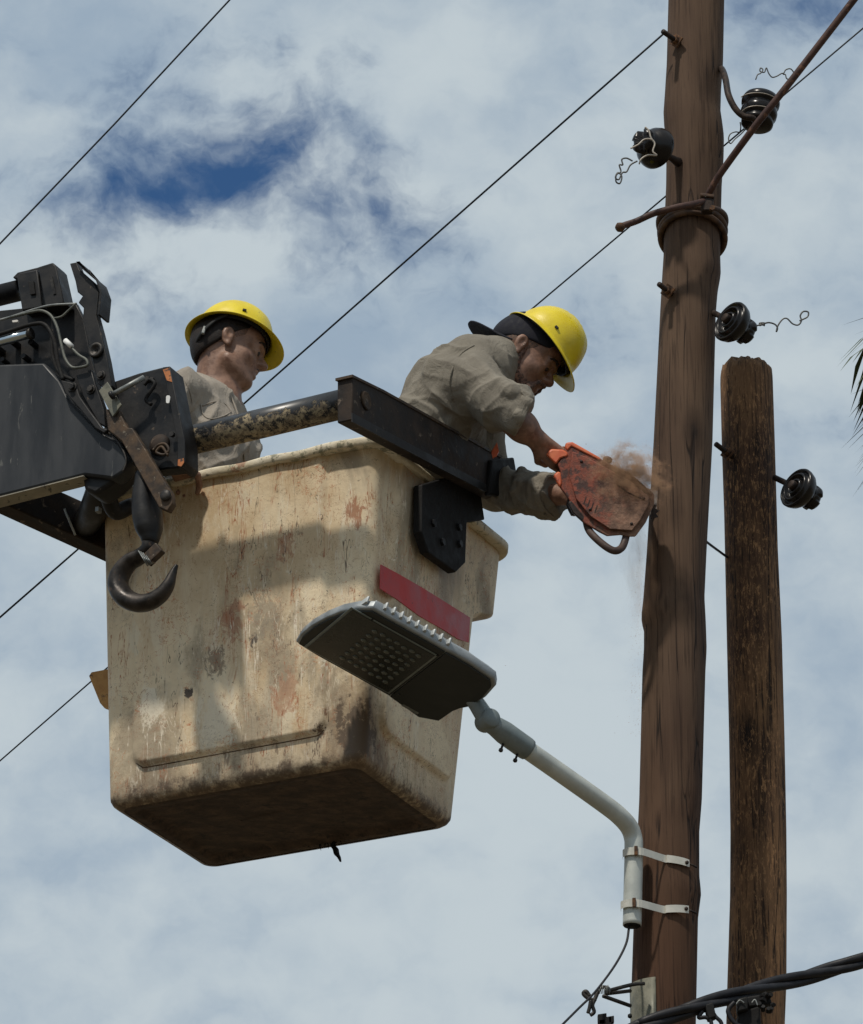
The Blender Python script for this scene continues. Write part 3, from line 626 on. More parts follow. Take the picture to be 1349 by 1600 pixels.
# ------------------------------------------------------------------ insulators
def insulator_meshes():
    """local z points from the pin to the crown"""
    prof = [(.010, .020), (.016, .018), (.020, .002), (.024, 0), (.028, .004), (.030, .022), (.038, .022), (.041, .004), (.045, .001), (.049, .006), (.052, .020), (.055, .019),
            (.060, .010), (.0645, .008), (.068, .014), (.0675, .024), (.062, .040), (.052, .052), (.044, .058), (.038, .064), (.034, .071), (.037, .078), (.042, .083), (.041, .092), (.034, .099), (.020, .102), (.004, .103)]
    v, f = lathe(prof, 56)
    out = []
    for p in v:      # cleft across the crown, and side notches
        q = p.copy(); k = sst(.074, .086, q.z)
        if k > 0 and abs(q.y) < .013: q.z -= .022 * k * (1 - (abs(q.y) / .013) ** 2)
        if k > 0 and abs(q.x) < .010: q.y *= (1 - .22 * k)
        out.append(q)
    body = (out, f)
    rings = join(*[lathe([(r - .0008, z), (r, z - .0012), (r + .0008, z)], 48) for r, z in ((.0245, -.0002), (.0455, .0006), (.0648, .0074))])
    return body, rings
def spool_mesh():
    prof = [(.008, 0), (.040, .001), (.048, .008), (.049, .018), (.042, .027), (.045, .031), (.0545, .040), (.056, .055), (.054, .068), (.047, .076), (.049, .080), (.0575, .088), (.0585, .100), (.054, .112), (.040, .121), (.028, .125), (.014, .130), (.006, .136), (.002, .138)]
    return lathe(prof, 56)
ins_body, ins_rings = insulator_meshes(); cache = {}
def insulator(frame, label, kind='bell'):
    o = bpy.data.objects.new('insulator', None); COL.objects.link(o); o.empty_display_size = .05; o.matrix_world = frame
    props(o, label, 'insulator', 'black porcelain insulators on the poles')
    def part(nm, data, mat, key):
        if key in cache: c = bpy.data.objects.new(nm, cache[key]); COL.objects.link(c); c.parent = o
        else: c = obj(nm, data, M[mat], o, local=True); cache[key] = c.data
        return c
    if kind == 'bell': part('porcelain_bell', ins_body, 'porcelain', 'b')
    else: part('porcelain_spool', spool_mesh(), 'porcelain', 's')
    return o
def ipart(o, name, data, mat):
    v, f = data; inv = o.matrix_world.inverted(); return obj(name, ([inv @ Vector(p) for p in v], f), M[mat], o, local=True)
def squiggle(pts, Y, r=.0021, sub=5): return tube([W(x, y, Y) for x, y in pts], r, 6, sub)
bpy.context.view_layer.update()
def cr4(x, y): return 940 + x / 3.298, y / 3.298
def cr5(x, y): return 1000 + x / 3.478, 400 + y / 3.478
# A: upright, right of the tall pole near the top
fA = frame_z(W(*cr4(800, 650), 11.0), (W(*cr4(822, 520), 11.0) - W(*cr4(800, 650), 11.0)).normalized() + Vector((0, .12, 0)), (1, 0, 0))
iA = insulator(fA, 'ribbed black insulator standing on a hooked pin, right of the tall pole near the top', 'spool'); bpy.context.view_layer.update()
iA.scale = (1.06, 1.06, .98)
bpy.context.view_layer.update()
ipart(iA, 'hooked_pin', tube([W(*cr4(x, y), Y) for x, y, Y in ((600, 350, 11.16), (622, 358, 11.10), (640, 410, 11.0), (655, 490, 10.94), (690, 560, 10.93), (735, 600, 10.93), (780, 610, 10.935), (800, 640, 10.97))], .0105, 12), 'pin_iron')
ipart(iA, 'tie_wire', squiggle([cr4(*q) for q in ((795, 410), (805, 385), (820, 378), (832, 360), (820, 350), (818, 368), (840, 372), (850, 350), (862, 378), (880, 398), (905, 392), (925, 380), (940, 376), (950, 360), (975, 355), (992, 380), (980, 410), (955, 405), (948, 385), (935, 383))], 10.98), 'tie_wire')
ipart(iA, 'tie_wire', squiggle([cr4(*q) for q in ((715, 630), (718, 655), (712, 680), (690, 680), (665, 690), (655, 715), (665, 740), (690, 715), (720, 690), (750, 658))], 11.02), 'tie_wire')
ipart(iA, 'tie_wire', tube([W(*cr4(x, y), Y) for x, y, Y in ((720, 500, 10.955), (750, 485, 10.935), (800, 478, 10.93), (850, 484, 10.935), (890, 500, 10.955))], .0018, 6), 'tie_light')
ipart(iA, 'tie_wire', tube([W(*cr4(x, y), Y) for x, y, Y in ((720, 578, 10.955), (750, 555, 10.935), (800, 545, 10.93), (850, 552, 10.935), (880, 565, 10.955))], .0018, 6), 'tie_light')
# B: left of the tall pole
zB = (W(*cr4(170, 700), 10.90) - W(*cr4(330, 790), 11.02)).normalized()
fB = frame_z(W(*cr4(300, 775), 11.0), zB, (0, 0, 1))
iB = insulator(fB, 'black insulator with pale tie wire and dangling curl, left of the tall pole'); bpy.context.view_layer.update()
ipart(iB, 'pin', tube([W(*cr4(395, 835), 11.085), W(*cr4(345, 805), 11.03), W(*cr4(290, 770), 10.97)], [.016, .0095, .0095], 12, 3), 'pin_iron')
ipart(iB, 'tie_wire', squiggle([cr4(*q) for q in ((225, 655), (245, 675), (255, 710), (275, 740), (265, 780), (285, 800), (240, 800), (205, 820), (195, 845))], 10.885, .0028), 'tie_light')
ipart(iB, 'tie_wire', squiggle([cr4(*q) for q in ((150, 765), (190, 745), (215, 722), (240, 715), (262, 720))], 10.86, .0025), 'tie_light')
ipart(iB, 'tie_wire', squiggle([cr4(*q) for q in ((160, 830), (130, 815), (105, 822), (110, 850), (92, 850), (100, 885), (78, 900), (75, 935), (95, 945), (105, 910), (85, 890), (72, 915), (90, 925), (108, 890), (130, 885), (150, 850), (185, 830))], 10.90, .0026), 'tie_wire')
# C: right of the tall pole, and D, the same, right of the short pole
zC = Vector((.72, .60, -.22)).normalized()
def bellC(ctr, base, root_px, Yc, Yr, label):
    c = W(*cr5(*ctr), Yc); f = frame_z(c - zC * .022, zC, (.3, -.2, .9)); o = insulator(f, label); bpy.context.view_layer.update()
    ipart(o, 'pin', tube([W(*cr5(*root_px), Yr), c + zC * .0], .0095, 12, 1), 'pin_iron')
    ipart(o, 'pin_collar', lathe([(.013, 0), (.0155, .004), (.0155, .02), (.0125, .024)], 18, frame_z(c - zC * .034, zC)), 'pin_iron')
    return o
iC = bellC((500, 360), 0, (395, 305), 11.0, 11.12, 'black bell insulator with curled loose wire, just above the sawn pole top')
ipart(iC, 'tie_wire', squiggle([cr5(*q) for q in ((630, 380), (660, 372), (700, 362), (735, 372), (748, 392), (742, 412), (750, 380), (775, 345), (800, 340), (830, 368), (860, 375), (878, 352), (872, 325), (888, 302), (915, 305), (912, 330), (885, 345), (868, 352))], 11.06, .0026), 'tie_wire')
ipart(iC, 'tie_wire', squiggle([cr5(*q) for q in ((650, 378), (680, 366), (650, 366), (680, 378))], 11.06, .003), 'tie_wire')
iD = bellC((860, 1265), 0, (735, 1205), 11.38, 11.50, 'black bell insulator without wire, right of the short rough pole')

# ------------------------------------------------------------------ wires
def wire(pts, r, label, mat='line_wire', group='thin overhead wires', sub=1):
    P = [W(*q) for q in pts]; a = P[0] + (P[0] - P[1]).normalized() * 40; b_ = P[-1] + (P[-1] - P[-2]).normalized() * 40 if group != 'x' else P[-1]
    L = [a] + P + ([b_] if group != 'x' else [])
    o = obj('overhead_wire', tube(L, r, 8, 1), M[mat], loc=P[0]); props(o, label, 'wire', None if group == 'x' else group); return o
wire([(0, 381, 12.2), (180, 193, 12.1), (359, 0, 12.0)], .0033, 'thin dark wire crossing the top left corner of the sky')
o = obj('overhead_wire', tube([W(-3500, 4020, 26), W(-350, 1270, 14.2), W(0, 965, 13.4), W(380, 632, 12.4), W(700, 350, 11.7), W(1038, 52, 11.06)], .0033, 8, 3), M['line_wire'], loc=W(1038, 52, 11.06))
props(o, 'thin dark wire from the uppermost bolt of the tall pole down behind the left worker', 'wire', 'thin overhead wires')
wire([(0, 1189, 13.6), (140, 1067, 13.2), (850, 467, 12.0), (1040, 307, 11.5), (1130, 229, 11.35), (1349, 44, 11.3)], .0028, 'thin dark wire running behind the tall pole and behind the right worker\'s helmet')
o = obj('overhead_wire', tube([W(1095, 838, 11.2), W(1106, 848, 11.2), W(1133, 868, 11.5), W(1150, 880, 11.55)], .004, 8, 3), M['line_wire'], loc=W(1106, 848, 11.2))
props(o, 'short piece of wire bridging the gap between the two poles', 'wire')
for q in ((640, 765), ): obj('screw', hexn(W(*cr4(*q), 11.1), (-.6, 0, .5), .005, .02), M['pin_iron'], iA) if False else None

# thick guy cable, wrapped round the tall pole
gy = thing('guy_cable', W(*cr4(545, 1030), 11.03), 'thick reddish brown cable wound round the tall pole and rising to the top right', 'cable')
obj('cable_run', tube([W(*cr4(x, y), Y) for x, y, Y in ((548, 1010, 11.03), (575, 960, 11.0), (620, 885, 10.97), (800, 640, 10.86), (960, 440, 10.8), (1300, 0, 10.7), (1900, -780, 10.5))], .0115, 14, 3), M['guy_cable'], gy)
obj('cable_end', tube([W(*cr4(x, y), Y) for x, y, Y in ((540, 1035, 11.02), (480, 1050, 10.99), (380, 1070, 10.96), (270, 1100, 10.97), (180, 1140, 10.98), (120, 1160, 10.98), (92, 1175, 10.98))], [.0105] * 6 + [.012], 12), M['guy_cable'], gy)
obj('frayed_tip', tube([W(*cr4(115, 1163), 10.98), W(*cr4(95, 1172), 10.98), W(*cr4(78, 1182), 10.98)], [.011, .017, .009], 9, 3), M['bolt_rust'], gy)
def pole_at(py):  # centre and radius of the tall pole at this photo row
    l, r = interp(TALL, py, 1), interp(TALL, py, 2); a, b_ = W(l, py, YP), W(r, py, YP); return (a + b_) / 2, (b_ - a).length / 2
cz, cr_ = pole_at(358); cr_ += .012
def wrap(zf, r=.0115, k=1.0):
    P = []
    for i in range(49): a = 2 * math.pi * i / 48; P.append(Vector((cz.x + cr_ * k * math.cos(a), cz.y + cr_ * k * math.sin(a), cz.z + zf(a))))
    return tube(P, r, 10, 1)
# strands ride high on the near side (a = -90 deg) under the clamp
obj('cable_wrap', wrap(lambda a: -.010 + .028 * math.sin(-a) ), M['cable_wrap'], gy)
obj('cable_wrap', wrap(lambda a: .012 + .022 * math.sin(-a) + .014 * math.cos(2 * a), k=1.03), M['cable_wrap'], gy)
obj('cable_wrap', wrap(lambda a: -.032 + .036 * math.sin(-a) - .008 * math.cos(a), k=1.0, r=.010), M['cable_wrap'], gy)
obj('cable_clamp', boxo(W(*cr4(545, 1062), 11.02), (.019, 0, 0), (0, .016, 0), (0, 0, .024)), M['pin_iron'], gy, bevel=.004)
obj('clamp_cap', boxo(W(*cr4(545, 1018), 11.015), (.022, 0, -.003), (0, .017, 0), (0, 0, .006)), M['cable_wrap'], gy, bevel=.003)
obj('clamp_bolt', hexn(W(*cr4(570, 1080), 11.0), (0, -1, 0), .009, .014), M['bolt_rust'], gy, smooth=False)

# ------------------------------------------------------------------ street lamp
sl = thing('street_lamp', W(988, 1440, 11.02), 'grey LED street lamp on a bent pipe arm strapped to the tall pole', 'street lamp')
YL = 11.035
arm = [(988, 1446, YL), (989, 1400, YL), (990.5, 1330, YL), (989.5, 1309, YL), (983, 1292, 11.02), (969, 1276, 10.99), (948, 1259, 10.96), (885, 1214, 10.875), (815, 1165, 10.78), (775, 1136, 10.73)]
ao = obj('pipe_arm', tube([W(*q) for q in arm], [.0275] * 10, 32, 5), M['lamp_pipe'], sl)
obj('pipe_mouth', tube([W(988, 1440, YL), W(988, 1447.5, YL)], .0245, 28, 1), M['black_rubber'], ao)
a0, a1 = W(826, 1172, 10.795), W(762, 1126, 10.71)
ad = (a1 - a0).normalized()
obj('coupling', lathe([(.026, 0), (.0325, .001), (.034, .010), (.034, .095), (.030, .125), (.026, .15)], 32, frame_z(a0, ad)), M['lamp_grey'], sl)
# head frame: a = towards the tip, w = across (towards the camera side), n = upwards
aD = Vector((-.895 * .943, -.446 * .943, .332)).normalized(); wD = Vector((.446, -.895, 0)).normalized(); nD = wD.cross(aD).normalized()
if nD.z < 0: nD = -nD
H0 = W(626, 1036, 10.60)
def HD(a, w, n_): return H0 + aD * a + wD * w + nD * n_
# outline of the underside in (a,w): tip at +a
La, Lw = .245, .186
def head_outline(k=0.0):
    P = []
    for a, w in ((-.225, -.085), (-.225, -.175), (-.175, -.213), (-.08, -.194), (.19, -Lw), (.262, -.180), (.272, -.13), (.272, -.06), (.262, .02), (.246, .09), (.222, .145), (.19, Lw), (-.14, Lw), (-.175, .178), (-.225, .170), (-.245, .14), (-.255, .06), (-.250, -.02), (-.236, -.05)):
        s = 1 - k; P.append((a * s - .0 * k, w * s))
    return P
base_o = head_outline()
V = [HD(a, w, 0) for a, w in base_o] + [HD(a * 1.012, w * 1.02, .006) for a, w in base_o] + [HD(a * 1.0, w * 1.01, .026) for a, w in base_o] + [HD(a * .9, w * .86, .048) for a, w in base_o] + [HD(a * .7, w * .6, .058) for a, w in base_o]
nn = len(base_o); F = [tuple(range(nn)), tuple(range(4 * nn, 5 * nn))]
for i in range(4):
    for k in range(nn): F.append((i * nn + k, i * nn + (k + 1) % nn, (i + 1) * nn + (k + 1) % nn, (i + 1) * nn + k))
hh = obj('lamp_housing', (V, F), M['lamp_edge'], sl, bevel=.002)
obj('gear_cover', prism([HD(a, w, -.001) for a, w in ((-.225, -.085), (-.223, -.170), (-.173, -.207), (-.08, -.188), (-.062, -.184), (-.062, .178), (-.14, .178), (-.172, .172), (-.218, .164), (-.238, .135), (-.248, .06), (-.244, -.02), (-.232, -.05))], nD * -.006), M['lamp_dark'], sl, bevel=.0015)
obj('optic_frame', prism([HD(a, w, -.001) for a, w in ((-.058, -.180), (.188, -.180), (.256, -.174), (.265, -.13), (.265, -.06), (.255, .02), (.240, .088), (.217, .140), (.187, .178), (-.058, .178))], nD * -.005), M['lamp_dark'], sl, bevel=.0015)
def rect(a0, a1, w0, w1, n_, th): return prism([HD(a0, w0, n_), HD(a1, w0, n_), HD(a1, w1, n_), HD(a0, w1, n_)], nD * -th)
obj('glass_edge', rect(-.052, .240, -.170, .150, -.0065, .002), M['lamp_grey'], sl, bevel=.001)
gl = obj('glass_panel', rect(-.045, .232, -.163, .143, -.009, .0015), M['lamp_panel'], sl, bevel=.001)
for i in range(7):
    for j in range(7):
        c = HD(-.012 + i * .0245, -.115 + j * .036 + (i % 2) * .005, -.0106)
        obj('led_lens', lathe([(.0095, 0), (.008, .002), (.004, .0035), (.0005, .004)], 14, frame_z(c, -nD)), M['led'], gl)
for i in range(11):
    a = -.055 + i * .0265
    for sgn in (1, -1):
        w0 = sgn * (Lw * 1.0 + (0 if a < .17 else -.02)); c = [HD(a - .009, w0 - sgn * .02, .006), HD(a + .009, w0 - sgn * .02, .006), HD(a + .004, w0 + sgn * .011, .014), HD(a, w0 + sgn * .014, .016), HD(a - .004, w0 + sgn * .011, .014)]
        if sgn == -1 or True: obj('cooling_fin', prism(c, nD * .020), M['lamp_fin'], hh, bevel=.001)
obj('latch', boxo(HD(-.135, -Lw - .004, .008), aD * .028, wD * .007, nD * .016), M['galvanised'], hh, bevel=.002)
for a, w in ((.168, -.145), (-.075, -.147), (-.05, .147), (.168, .147)): obj('screw', hexn(HD(a, w, -.006), -nD, .004, .003), M['dull_iron'], hh)
# knuckle between the coupling and head
kn = obj('knuckle', tube([a0 + ad * .11, a0 + ad * .155 - ZZ * .0, HD(-.245, .0, .012), HD(-.20, .0, .018)], [.028, .028, .024, .020], 20, 4), M['lamp_grey'], sl)
obj('knuckle_disc', cyl(a0 + ad * .158 - wD * .030, wD, .029, .060, 24), M['lamp_grey'], kn)
for k in (.030, .085): p = a0 + ad * k; obj('set_screw', join(tube([p - nD * .028, p - nD * .056], .0035, 8, 1), lathe([(.004, 0), (.0065, .003), (.0065, .009), (.003, .012)], 12, frame_z(p - nD * .050, -nD))), M['dull_iron'], sl)
# straps round pipe and pole
for (x0, y0, x1, y1) in ((976, 1336, 1073, 1347), (973, 1417, 1070, 1419)):
    c, r = pole_at((y0 + y1) / 2 + 4); zc = W(990, y0, YL).z
    pc = W((x0 + 15), y0, YL); P = []
    P += [Vector((pc.x - .032, pc.y + .01, zc)), Vector((pc.x - .033, pc.y - .012, zc)), Vector((pc.x - .018, pc.y - .031, zc)), Vector((pc.x + .006, pc.y - .033, zc)), Vector((pc.x + .028, pc.y - .028, zc - .001))]
    zend = W(x1, y1, c.y - r).z
    for k in range(1, 10):
        a = R(-106 + 52 * k / 9); P.append(Vector((c.x + (r + .006) * math.cos(a), c.y + (r + .006) * math.sin(a), zc + (zend - zc) * k / 9)))
    Pp, _ = smooth_path(P, .01, 3); V, F = [], []
    for p in Pp:
        nrm = Vector((0, -.0018, 0)); V += [p + ZZ * .0115, p + ZZ * .0115 + nrm, p - ZZ * .0115 + nrm, p - ZZ * .0115]
    for i in range(len(Pp) - 1):
        for k in range(4): F.append((i * 4 + k, i * 4 + (k + 1) % 4, i * 4 + 4 + (k + 1) % 4, i * 4 + 4 + k))
    F += [(0, 1, 2, 3), tuple(len(V) - 4 + k for k in (3, 2, 1, 0))]
    st = obj('strap', (V, F), M['strap_white'], sl, smooth=False)
    obj('strap_buckle', boxo(Vector((pc.x + .004, pc.y - .037, zc)), (.005, 0, 0), (0, .004, 0), (0, 0, .014)), M['bolt_rust'], st, bevel=.001)
    e = Pp[-1]; obj('strap_screw', join(hexn(e + Vector((-.01, -.002, 0)), (.3, -1, 0), .006, .010), tube([e, e + Vector((.022, .010, -.008))], .003, 6, 1)), M['pin_iron'], st)
obj('supply_cable', tube([W(x, y, Y) for x, y, Y in ((986, 1430, 11.035), (983, 1450, 11.03), (978, 1476, 11.0), (960, 1510, 10.96), (930, 1550, 10.9), (905, 1575, 10.86), (878, 1602, 10.8), (790, 1690, 10.6))], .0036, 8), M['black_cable'], sl)

# ------------------------------------------------------------------ bottom hardware and bundled cable
def cr8(x, y): return 870 + x / 2.816, 1480 + y / 2.816
an = thing('anchor_bracket', W(997, 1600, 11.06), 'grey green steel plate with forked rods, low on the left of the tall pole', 'bracket')
c_, r_ = pole_at(1570)
V, F = [], []
for i in range(9):
    a = R(-168 + 62 * i / 8)
    for z_ in (W(0, 1529, 11.08).z, W(0, 1660, 11.08).z):
        for k in (.002, .006): V.append(Vector((c_.x + (r_ + k) * math.cos(a), c_.y + (r_ + k) * math.sin(a), z_)))
for i in range(8):
    b_ = i * 4; F += [(b_, b_ + 4, b_ + 6, b_ + 2), (b_ + 1, b_ + 3, b_ + 7, b_ + 5), (b_, b_ + 1, b_ + 5, b_ + 4), (b_ + 2, b_ + 6, b_ + 7, b_ + 3)]
F += [(0, 2, 3, 1), (32, 33, 35, 34)]
obj('steel_plate', (V, F), M['olive_plate'], an)
for pts in (((385, 160, 11.04), (330, 165, 11.02), (215, 195, 10.98)), ((325, 192, 11.05), (215, 205, 10.99)), ((325, 258, 11.05), (205, 215, 10.98))):
    obj('fork_rod', tube([W(*cr8(x, y), Y) for x, y, Y in pts], .0058, 8, 3), M['dull_iron'], an)
obj('shackle', tube([W(*cr8(x, y), 10.96) for x, y in ((230, 200), (225, 180), (195, 178), (180, 200), (165, 230), (140, 225), (118, 205), (130, 195), (145, 215))], .0062, 8), M['dull_iron'], an)
obj('shackle', tube([W(*cr8(x, y), 10.95) for x, y in ((170, 228), (158, 255), (165, 285), (148, 300))], .0055, 8), M['dull_iron'], an)
obj('shackle', tube([W(*cr8(x, y), 10.945) for x, y in ((150, 235), (145, 265), (138, 290))], .0055, 8), M['dull_iron'], an)
obj('pin_ball', lathe([(.002, -.017), (.012, -.014), (.0175, 0), (.012, .014), (.002, .017)], 18, frame_z(W(*cr8(147, 306), 10.94), (0, 0, 1))), M['rusty_steel'], an)
for k in range(7): obj('split_pin', tube([W(*cr8(190 + k * 7, 205), 10.955), W(*cr8(186 + k * 8, 178 - (k % 3) * 6), 10.95)], .0014, 5, 1), M['galvanised'], an)
for x, y, s in ((200, 320, .016), (225, 330, .014), (240, 322, .010), (210, 350, .02)): obj('clamp_block', boxo(W(*cr8(x, y), 10.95), (s * .8, 0, .002), (0, .01, 0), (0, 0, s)), M['black_rubber'], an, bevel=.002)
obj('bolt', hexn(W(*cr8(322, 304), 10.99), (0, -1, 0), .007, .006), M['black_rubber'], an)
bc = thing('bundled_cable', W(1180, 1553, 11.0), 'thick twisted black cable crossing in front of both poles at the bottom right', 'cable')
mid = [(985, 1612, 10.94), (1010, 1601, 10.945), (1050, 1586, 10.96), (1100, 1570, 10.985), (1160, 1552, 11.05), (1230, 1534, 11.13), (1290, 1518, 11.18), (1349, 1500, 11.2), (1500, 1440, 11.3), (1800, 1310, 11.5)]
left = [(700, 1740, 10.4), (880, 1655, 10.8)]
mp, _ = smooth_path([W(*q) for q in left + mid], .01, 8)
for j in range(3):
    P = []; L = 0
    for i, p in enumerate(mp):
        if i: L += (p - mp[i - 1]).length
        a = L * 9 + j * 2.094; P.append(p + Vector((0, math.cos(a) * .013, math.sin(a) * .013)))
    obj('strand', tube(P, .0125, 12, 1), M['black_cable'], bc)
cl = thing('cable_clamp', W(1180, 1570, 11.0), 'black bolted clamps hanging under the twisted cable between the two poles', 'clamp')
rnd = random.Random(3)
obj('clamp_body', boxo(W(1185, 1566, 11.02), (.035, 0, .006), (0, .02, 0), (-.003, 0, .016)), M['black_rubber'], cl, bevel=.005)
obj('clamp_body', boxo(W(1160, 1572, 11.0), (.016, 0, .004), (0, .02, 0), (0, 0, .020)), M['black_rubber'], cl, bevel=.005)
obj('clamp_body', boxo(W(1110, 1582, 10.98), (.012, 0, .004), (0, .018, 0), (-.004, 0, .022)), M['black_rubber'], cl, bevel=.004)
obj('clamp_body', boxo(W(1170, 1597, 11.02), (.034, 0, .012), (0, .02, 0), (0, 0, .034)), M['black_rubber'], cl, bevel=.008)
for k in range(9): p = W(rnd.uniform(1180, 1212), rnd.uniform(1556, 1585), 10.995); obj('bolt', hexn(p, (rnd.uniform(-.6, .6), -1, rnd.uniform(-.5, .5)), .007, .02), M['black_rubber'], cl, smooth=False, bevel=.001)
for pts in (((1150, 1548), (1156, 1541), (1163, 1545)), ((1175, 1545), (1180, 1540), (1184, 1549))):
    obj('clip_wire', tube([W(x, y + 22, 10.975) for x, y in pts], .0022, 6), M['galvanised'], cl)
obj('jumper_lead', tube([W(x, y, 10.97) for x, y in ((1108, 1572), (1118, 1588), (1128, 1602), (1122, 1640))], .006, 8), M['black_cable'], cl)
obj('jumper_lead', tube([W(x, y, 10.97) for x, y in ((1098, 1580), (1092, 1590), (1104, 1590), (1112, 1600), (1110, 1640))], .006, 8), M['black_cable'], cl)
obj('jumper_lead', tube([W(x, y, 10.975) for x, y in ((1148, 1566), (1138, 1580), (1150, 1600), (1175, 1612), (1190, 1660))], .007, 8), M['black_cable'], cl)

# ------------------------------------------------------------------ people: smooth bodies grown from joints
class Field:
    def __init__(s, lo, hi, h):
        s.h = h; s.lo = np.array(lo, float); n = np.ceil((np.array(hi, float) - s.lo) / h).astype(int) + 1
        s.ax = [s.lo[i] + h * np.arange(n[i]) for i in range(3)]; s.F = np.full(tuple(n), .08, np.float32)
    def _put(s, lo, hi, k, fn, sub):
        m = max(k, s.h * 2) * 1.3; sl = []
        for i in range(3):
            a = int(max(0, math.floor((lo[i] - m - s.lo[i]) / s.h))); b = int(min(s.F.shape[i], math.ceil((hi[i] + m - s.lo[i]) / s.h) + 1))
            if b <= a: return
            sl.append(slice(a, b))
        X = s.ax[0][sl[0]][:, None, None]; Y = s.ax[1][sl[1]][None, :, None]; Z = s.ax[2][sl[2]][None, None, :]
        d = fn(X, Y, Z).astype(np.float32); f = s.F[tuple(sl)]
        if sub: f = -f
        hh = np.clip(k - np.abs(f - d), 0, None) / k; r = np.minimum(f, d) - hh * hh * k * .25
        s.F[tuple(sl)] = -r if sub else r
    def cone(s, a, b, ra, rb, k=.02, sub=False, flat=False):
        a = np.array(a, float); b = np.array(b, float); v = b - a; L2 = float(v @ v); L = math.sqrt(L2); R_ = max(ra, rb)
        def fn(X, Y, Z):
            t0 = ((X - a[0]) * v[0] + (Y - a[1]) * v[1] + (Z - a[2]) * v[2]) / L2; t = np.clip(t0, 0, 1)
            d = np.sqrt((X - a[0] - t * v[0]) ** 2 + (Y - a[1] - t * v[1]) ** 2 + (Z - a[2] - t * v[2]) ** 2) - (ra + (rb - ra) * t)
            if flat is not False: d = np.maximum(d, (t0 - 1) * L if flat is True else (X - b[0]) * flat[0] + (Y - b[1]) * flat[1] + (Z - b[2]) * flat[2])
            return d
        s._put(np.minimum(a, b) - R_, np.maximum(a, b) + R_, k, fn, sub)
    def ell(s, c, r, Rm=None, k=.02, sub=False):
        c = np.array(c, float); r = np.array(r, float); Rm = np.eye(3) if Rm is None else Rm; e = float(max(r))
        def fn(X, Y, Z):
            dx, dy, dz = X - c[0], Y - c[1], Z - c[2]
            p = [Rm[0, i] * dx + Rm[1, i] * dy + Rm[2, i] * dz for i in range(3)]
            k0 = np.sqrt(sum((p[i] / r[i]) ** 2 for i in range(3))) + 1e-6; k1 = np.sqrt(sum((p[i] / r[i] ** 2) ** 2 for i in range(3))) + 1e-6
            return k0 * (k0 - 1) / k1
        s._put(c - e, c + e, k, fn, sub)
    def keep(s, p, n):
        """cut away what lies on the n side of the plane"""
        p = np.array(p, float); n = np.array(n, float); n = n / np.linalg.norm(n)
        d = (s.ax[0][:, None, None] - p[0]) * n[0] + (s.ax[1][None, :, None] - p[1]) * n[1] + (s.ax[2][None, None, :] - p[2]) * n[2]
        s.F = np.maximum(s.F, d.astype(np.float32))
    def mesh(s, smooth=2):
        F = s.F; F[0], F[-1] = .05, .05; F[:, 0], F[:, -1] = .05, .05; F[:, :, 0], F[:, :, -1] = .05, .05
        S = F < 0; c = np.zeros(tuple(n - 1 for n in F.shape), np.uint8)
        off = [(i, j, k) for i in (0, 1) for j in (0, 1) for k in (0, 1)]
        def sl(o): return tuple(slice(q, F.shape[i] - 1 + q) for i, q in enumerate(o))
        for o in off: c += S[sl(o)]
        act = (c > 0) & (c < 8); I = np.array(np.nonzero(act)); n = I.shape[1]; idx = np.full(act.shape, -1, np.int32); idx[act] = np.arange(n)
        val = {o: F[I[0] + o[0], I[1] + o[1], I[2] + o[2]].astype(float) for o in off}; P = np.zeros((n, 3)); cnt = np.zeros(n)
        for o in off:
            for ax in range(3):
                if o[ax]: continue
                q = list(o); q[ax] = 1; a, b = val[o], val[tuple(q)]; m = (a < 0) != (b < 0); t = np.where(m, a / np.where(m, a - b, 1), 0)
                for i in range(3): P[:, i] += np.where(m, o[i] + (t if i == ax else 0), 0)
                cnt += m
        V = (I.T + P / cnt[:, None]) * s.h + s.lo; Q = []
        for ax in range(3):
            a = [slice(None)] * 3; b = [slice(None)] * 3; a[ax] = slice(0, -1); b[ax] = slice(1, None)
            ch = S[tuple(a)] != S[tuple(b)]; E_ = np.array(np.nonzero(ch)); u, w = (ax + 1) % 3, (ax + 2) % 3
            ok = (E_[u] > 0) & (E_[w] > 0) & (E_[u] < F.shape[u] - 1) & (E_[w] < F.shape[w] - 1); E_ = E_[:, ok]; ins = S[tuple(E_)]
            def cell(du, dw): q = E_.copy(); q[u] -= du; q[w] -= dw; return idx[tuple(q)]
            q = np.stack([cell(1, 1), cell(0, 1), cell(0, 0), cell(1, 0)], 1); q[~ins] = q[~ins][:, ::-1]; Q.append(q)
        Q = np.concatenate(Q); Q = Q[(Q >= 0).all(1)]
        for _ in range(smooth):
            A = np.zeros_like(V); D = np.zeros(len(V))
            for i in range(4):
                for j in (1, 3):
                    for ax in range(3): A[:, ax] += np.bincount(Q[:, i], V[Q[:, (i + j) % 4], ax], len(V))
                    D += np.bincount(Q[:, i], minlength=len(V))
            V = V * .45 + .55 * A / np.maximum(D, 1)[:, None]
        return V, Q
def vnorm(V, Q):
    N = np.cross(V[Q[:, 2]] - V[Q[:, 0]], V[Q[:, 3]] - V[Q[:, 1]]); A = np.zeros_like(V)
    for i in range(4):
        for ax in range(3): A[:, ax] += np.bincount(Q[:, i], N[:, ax], len(V))
    return A / (np.linalg.norm(A, axis=1)[:, None] + 1e-9)
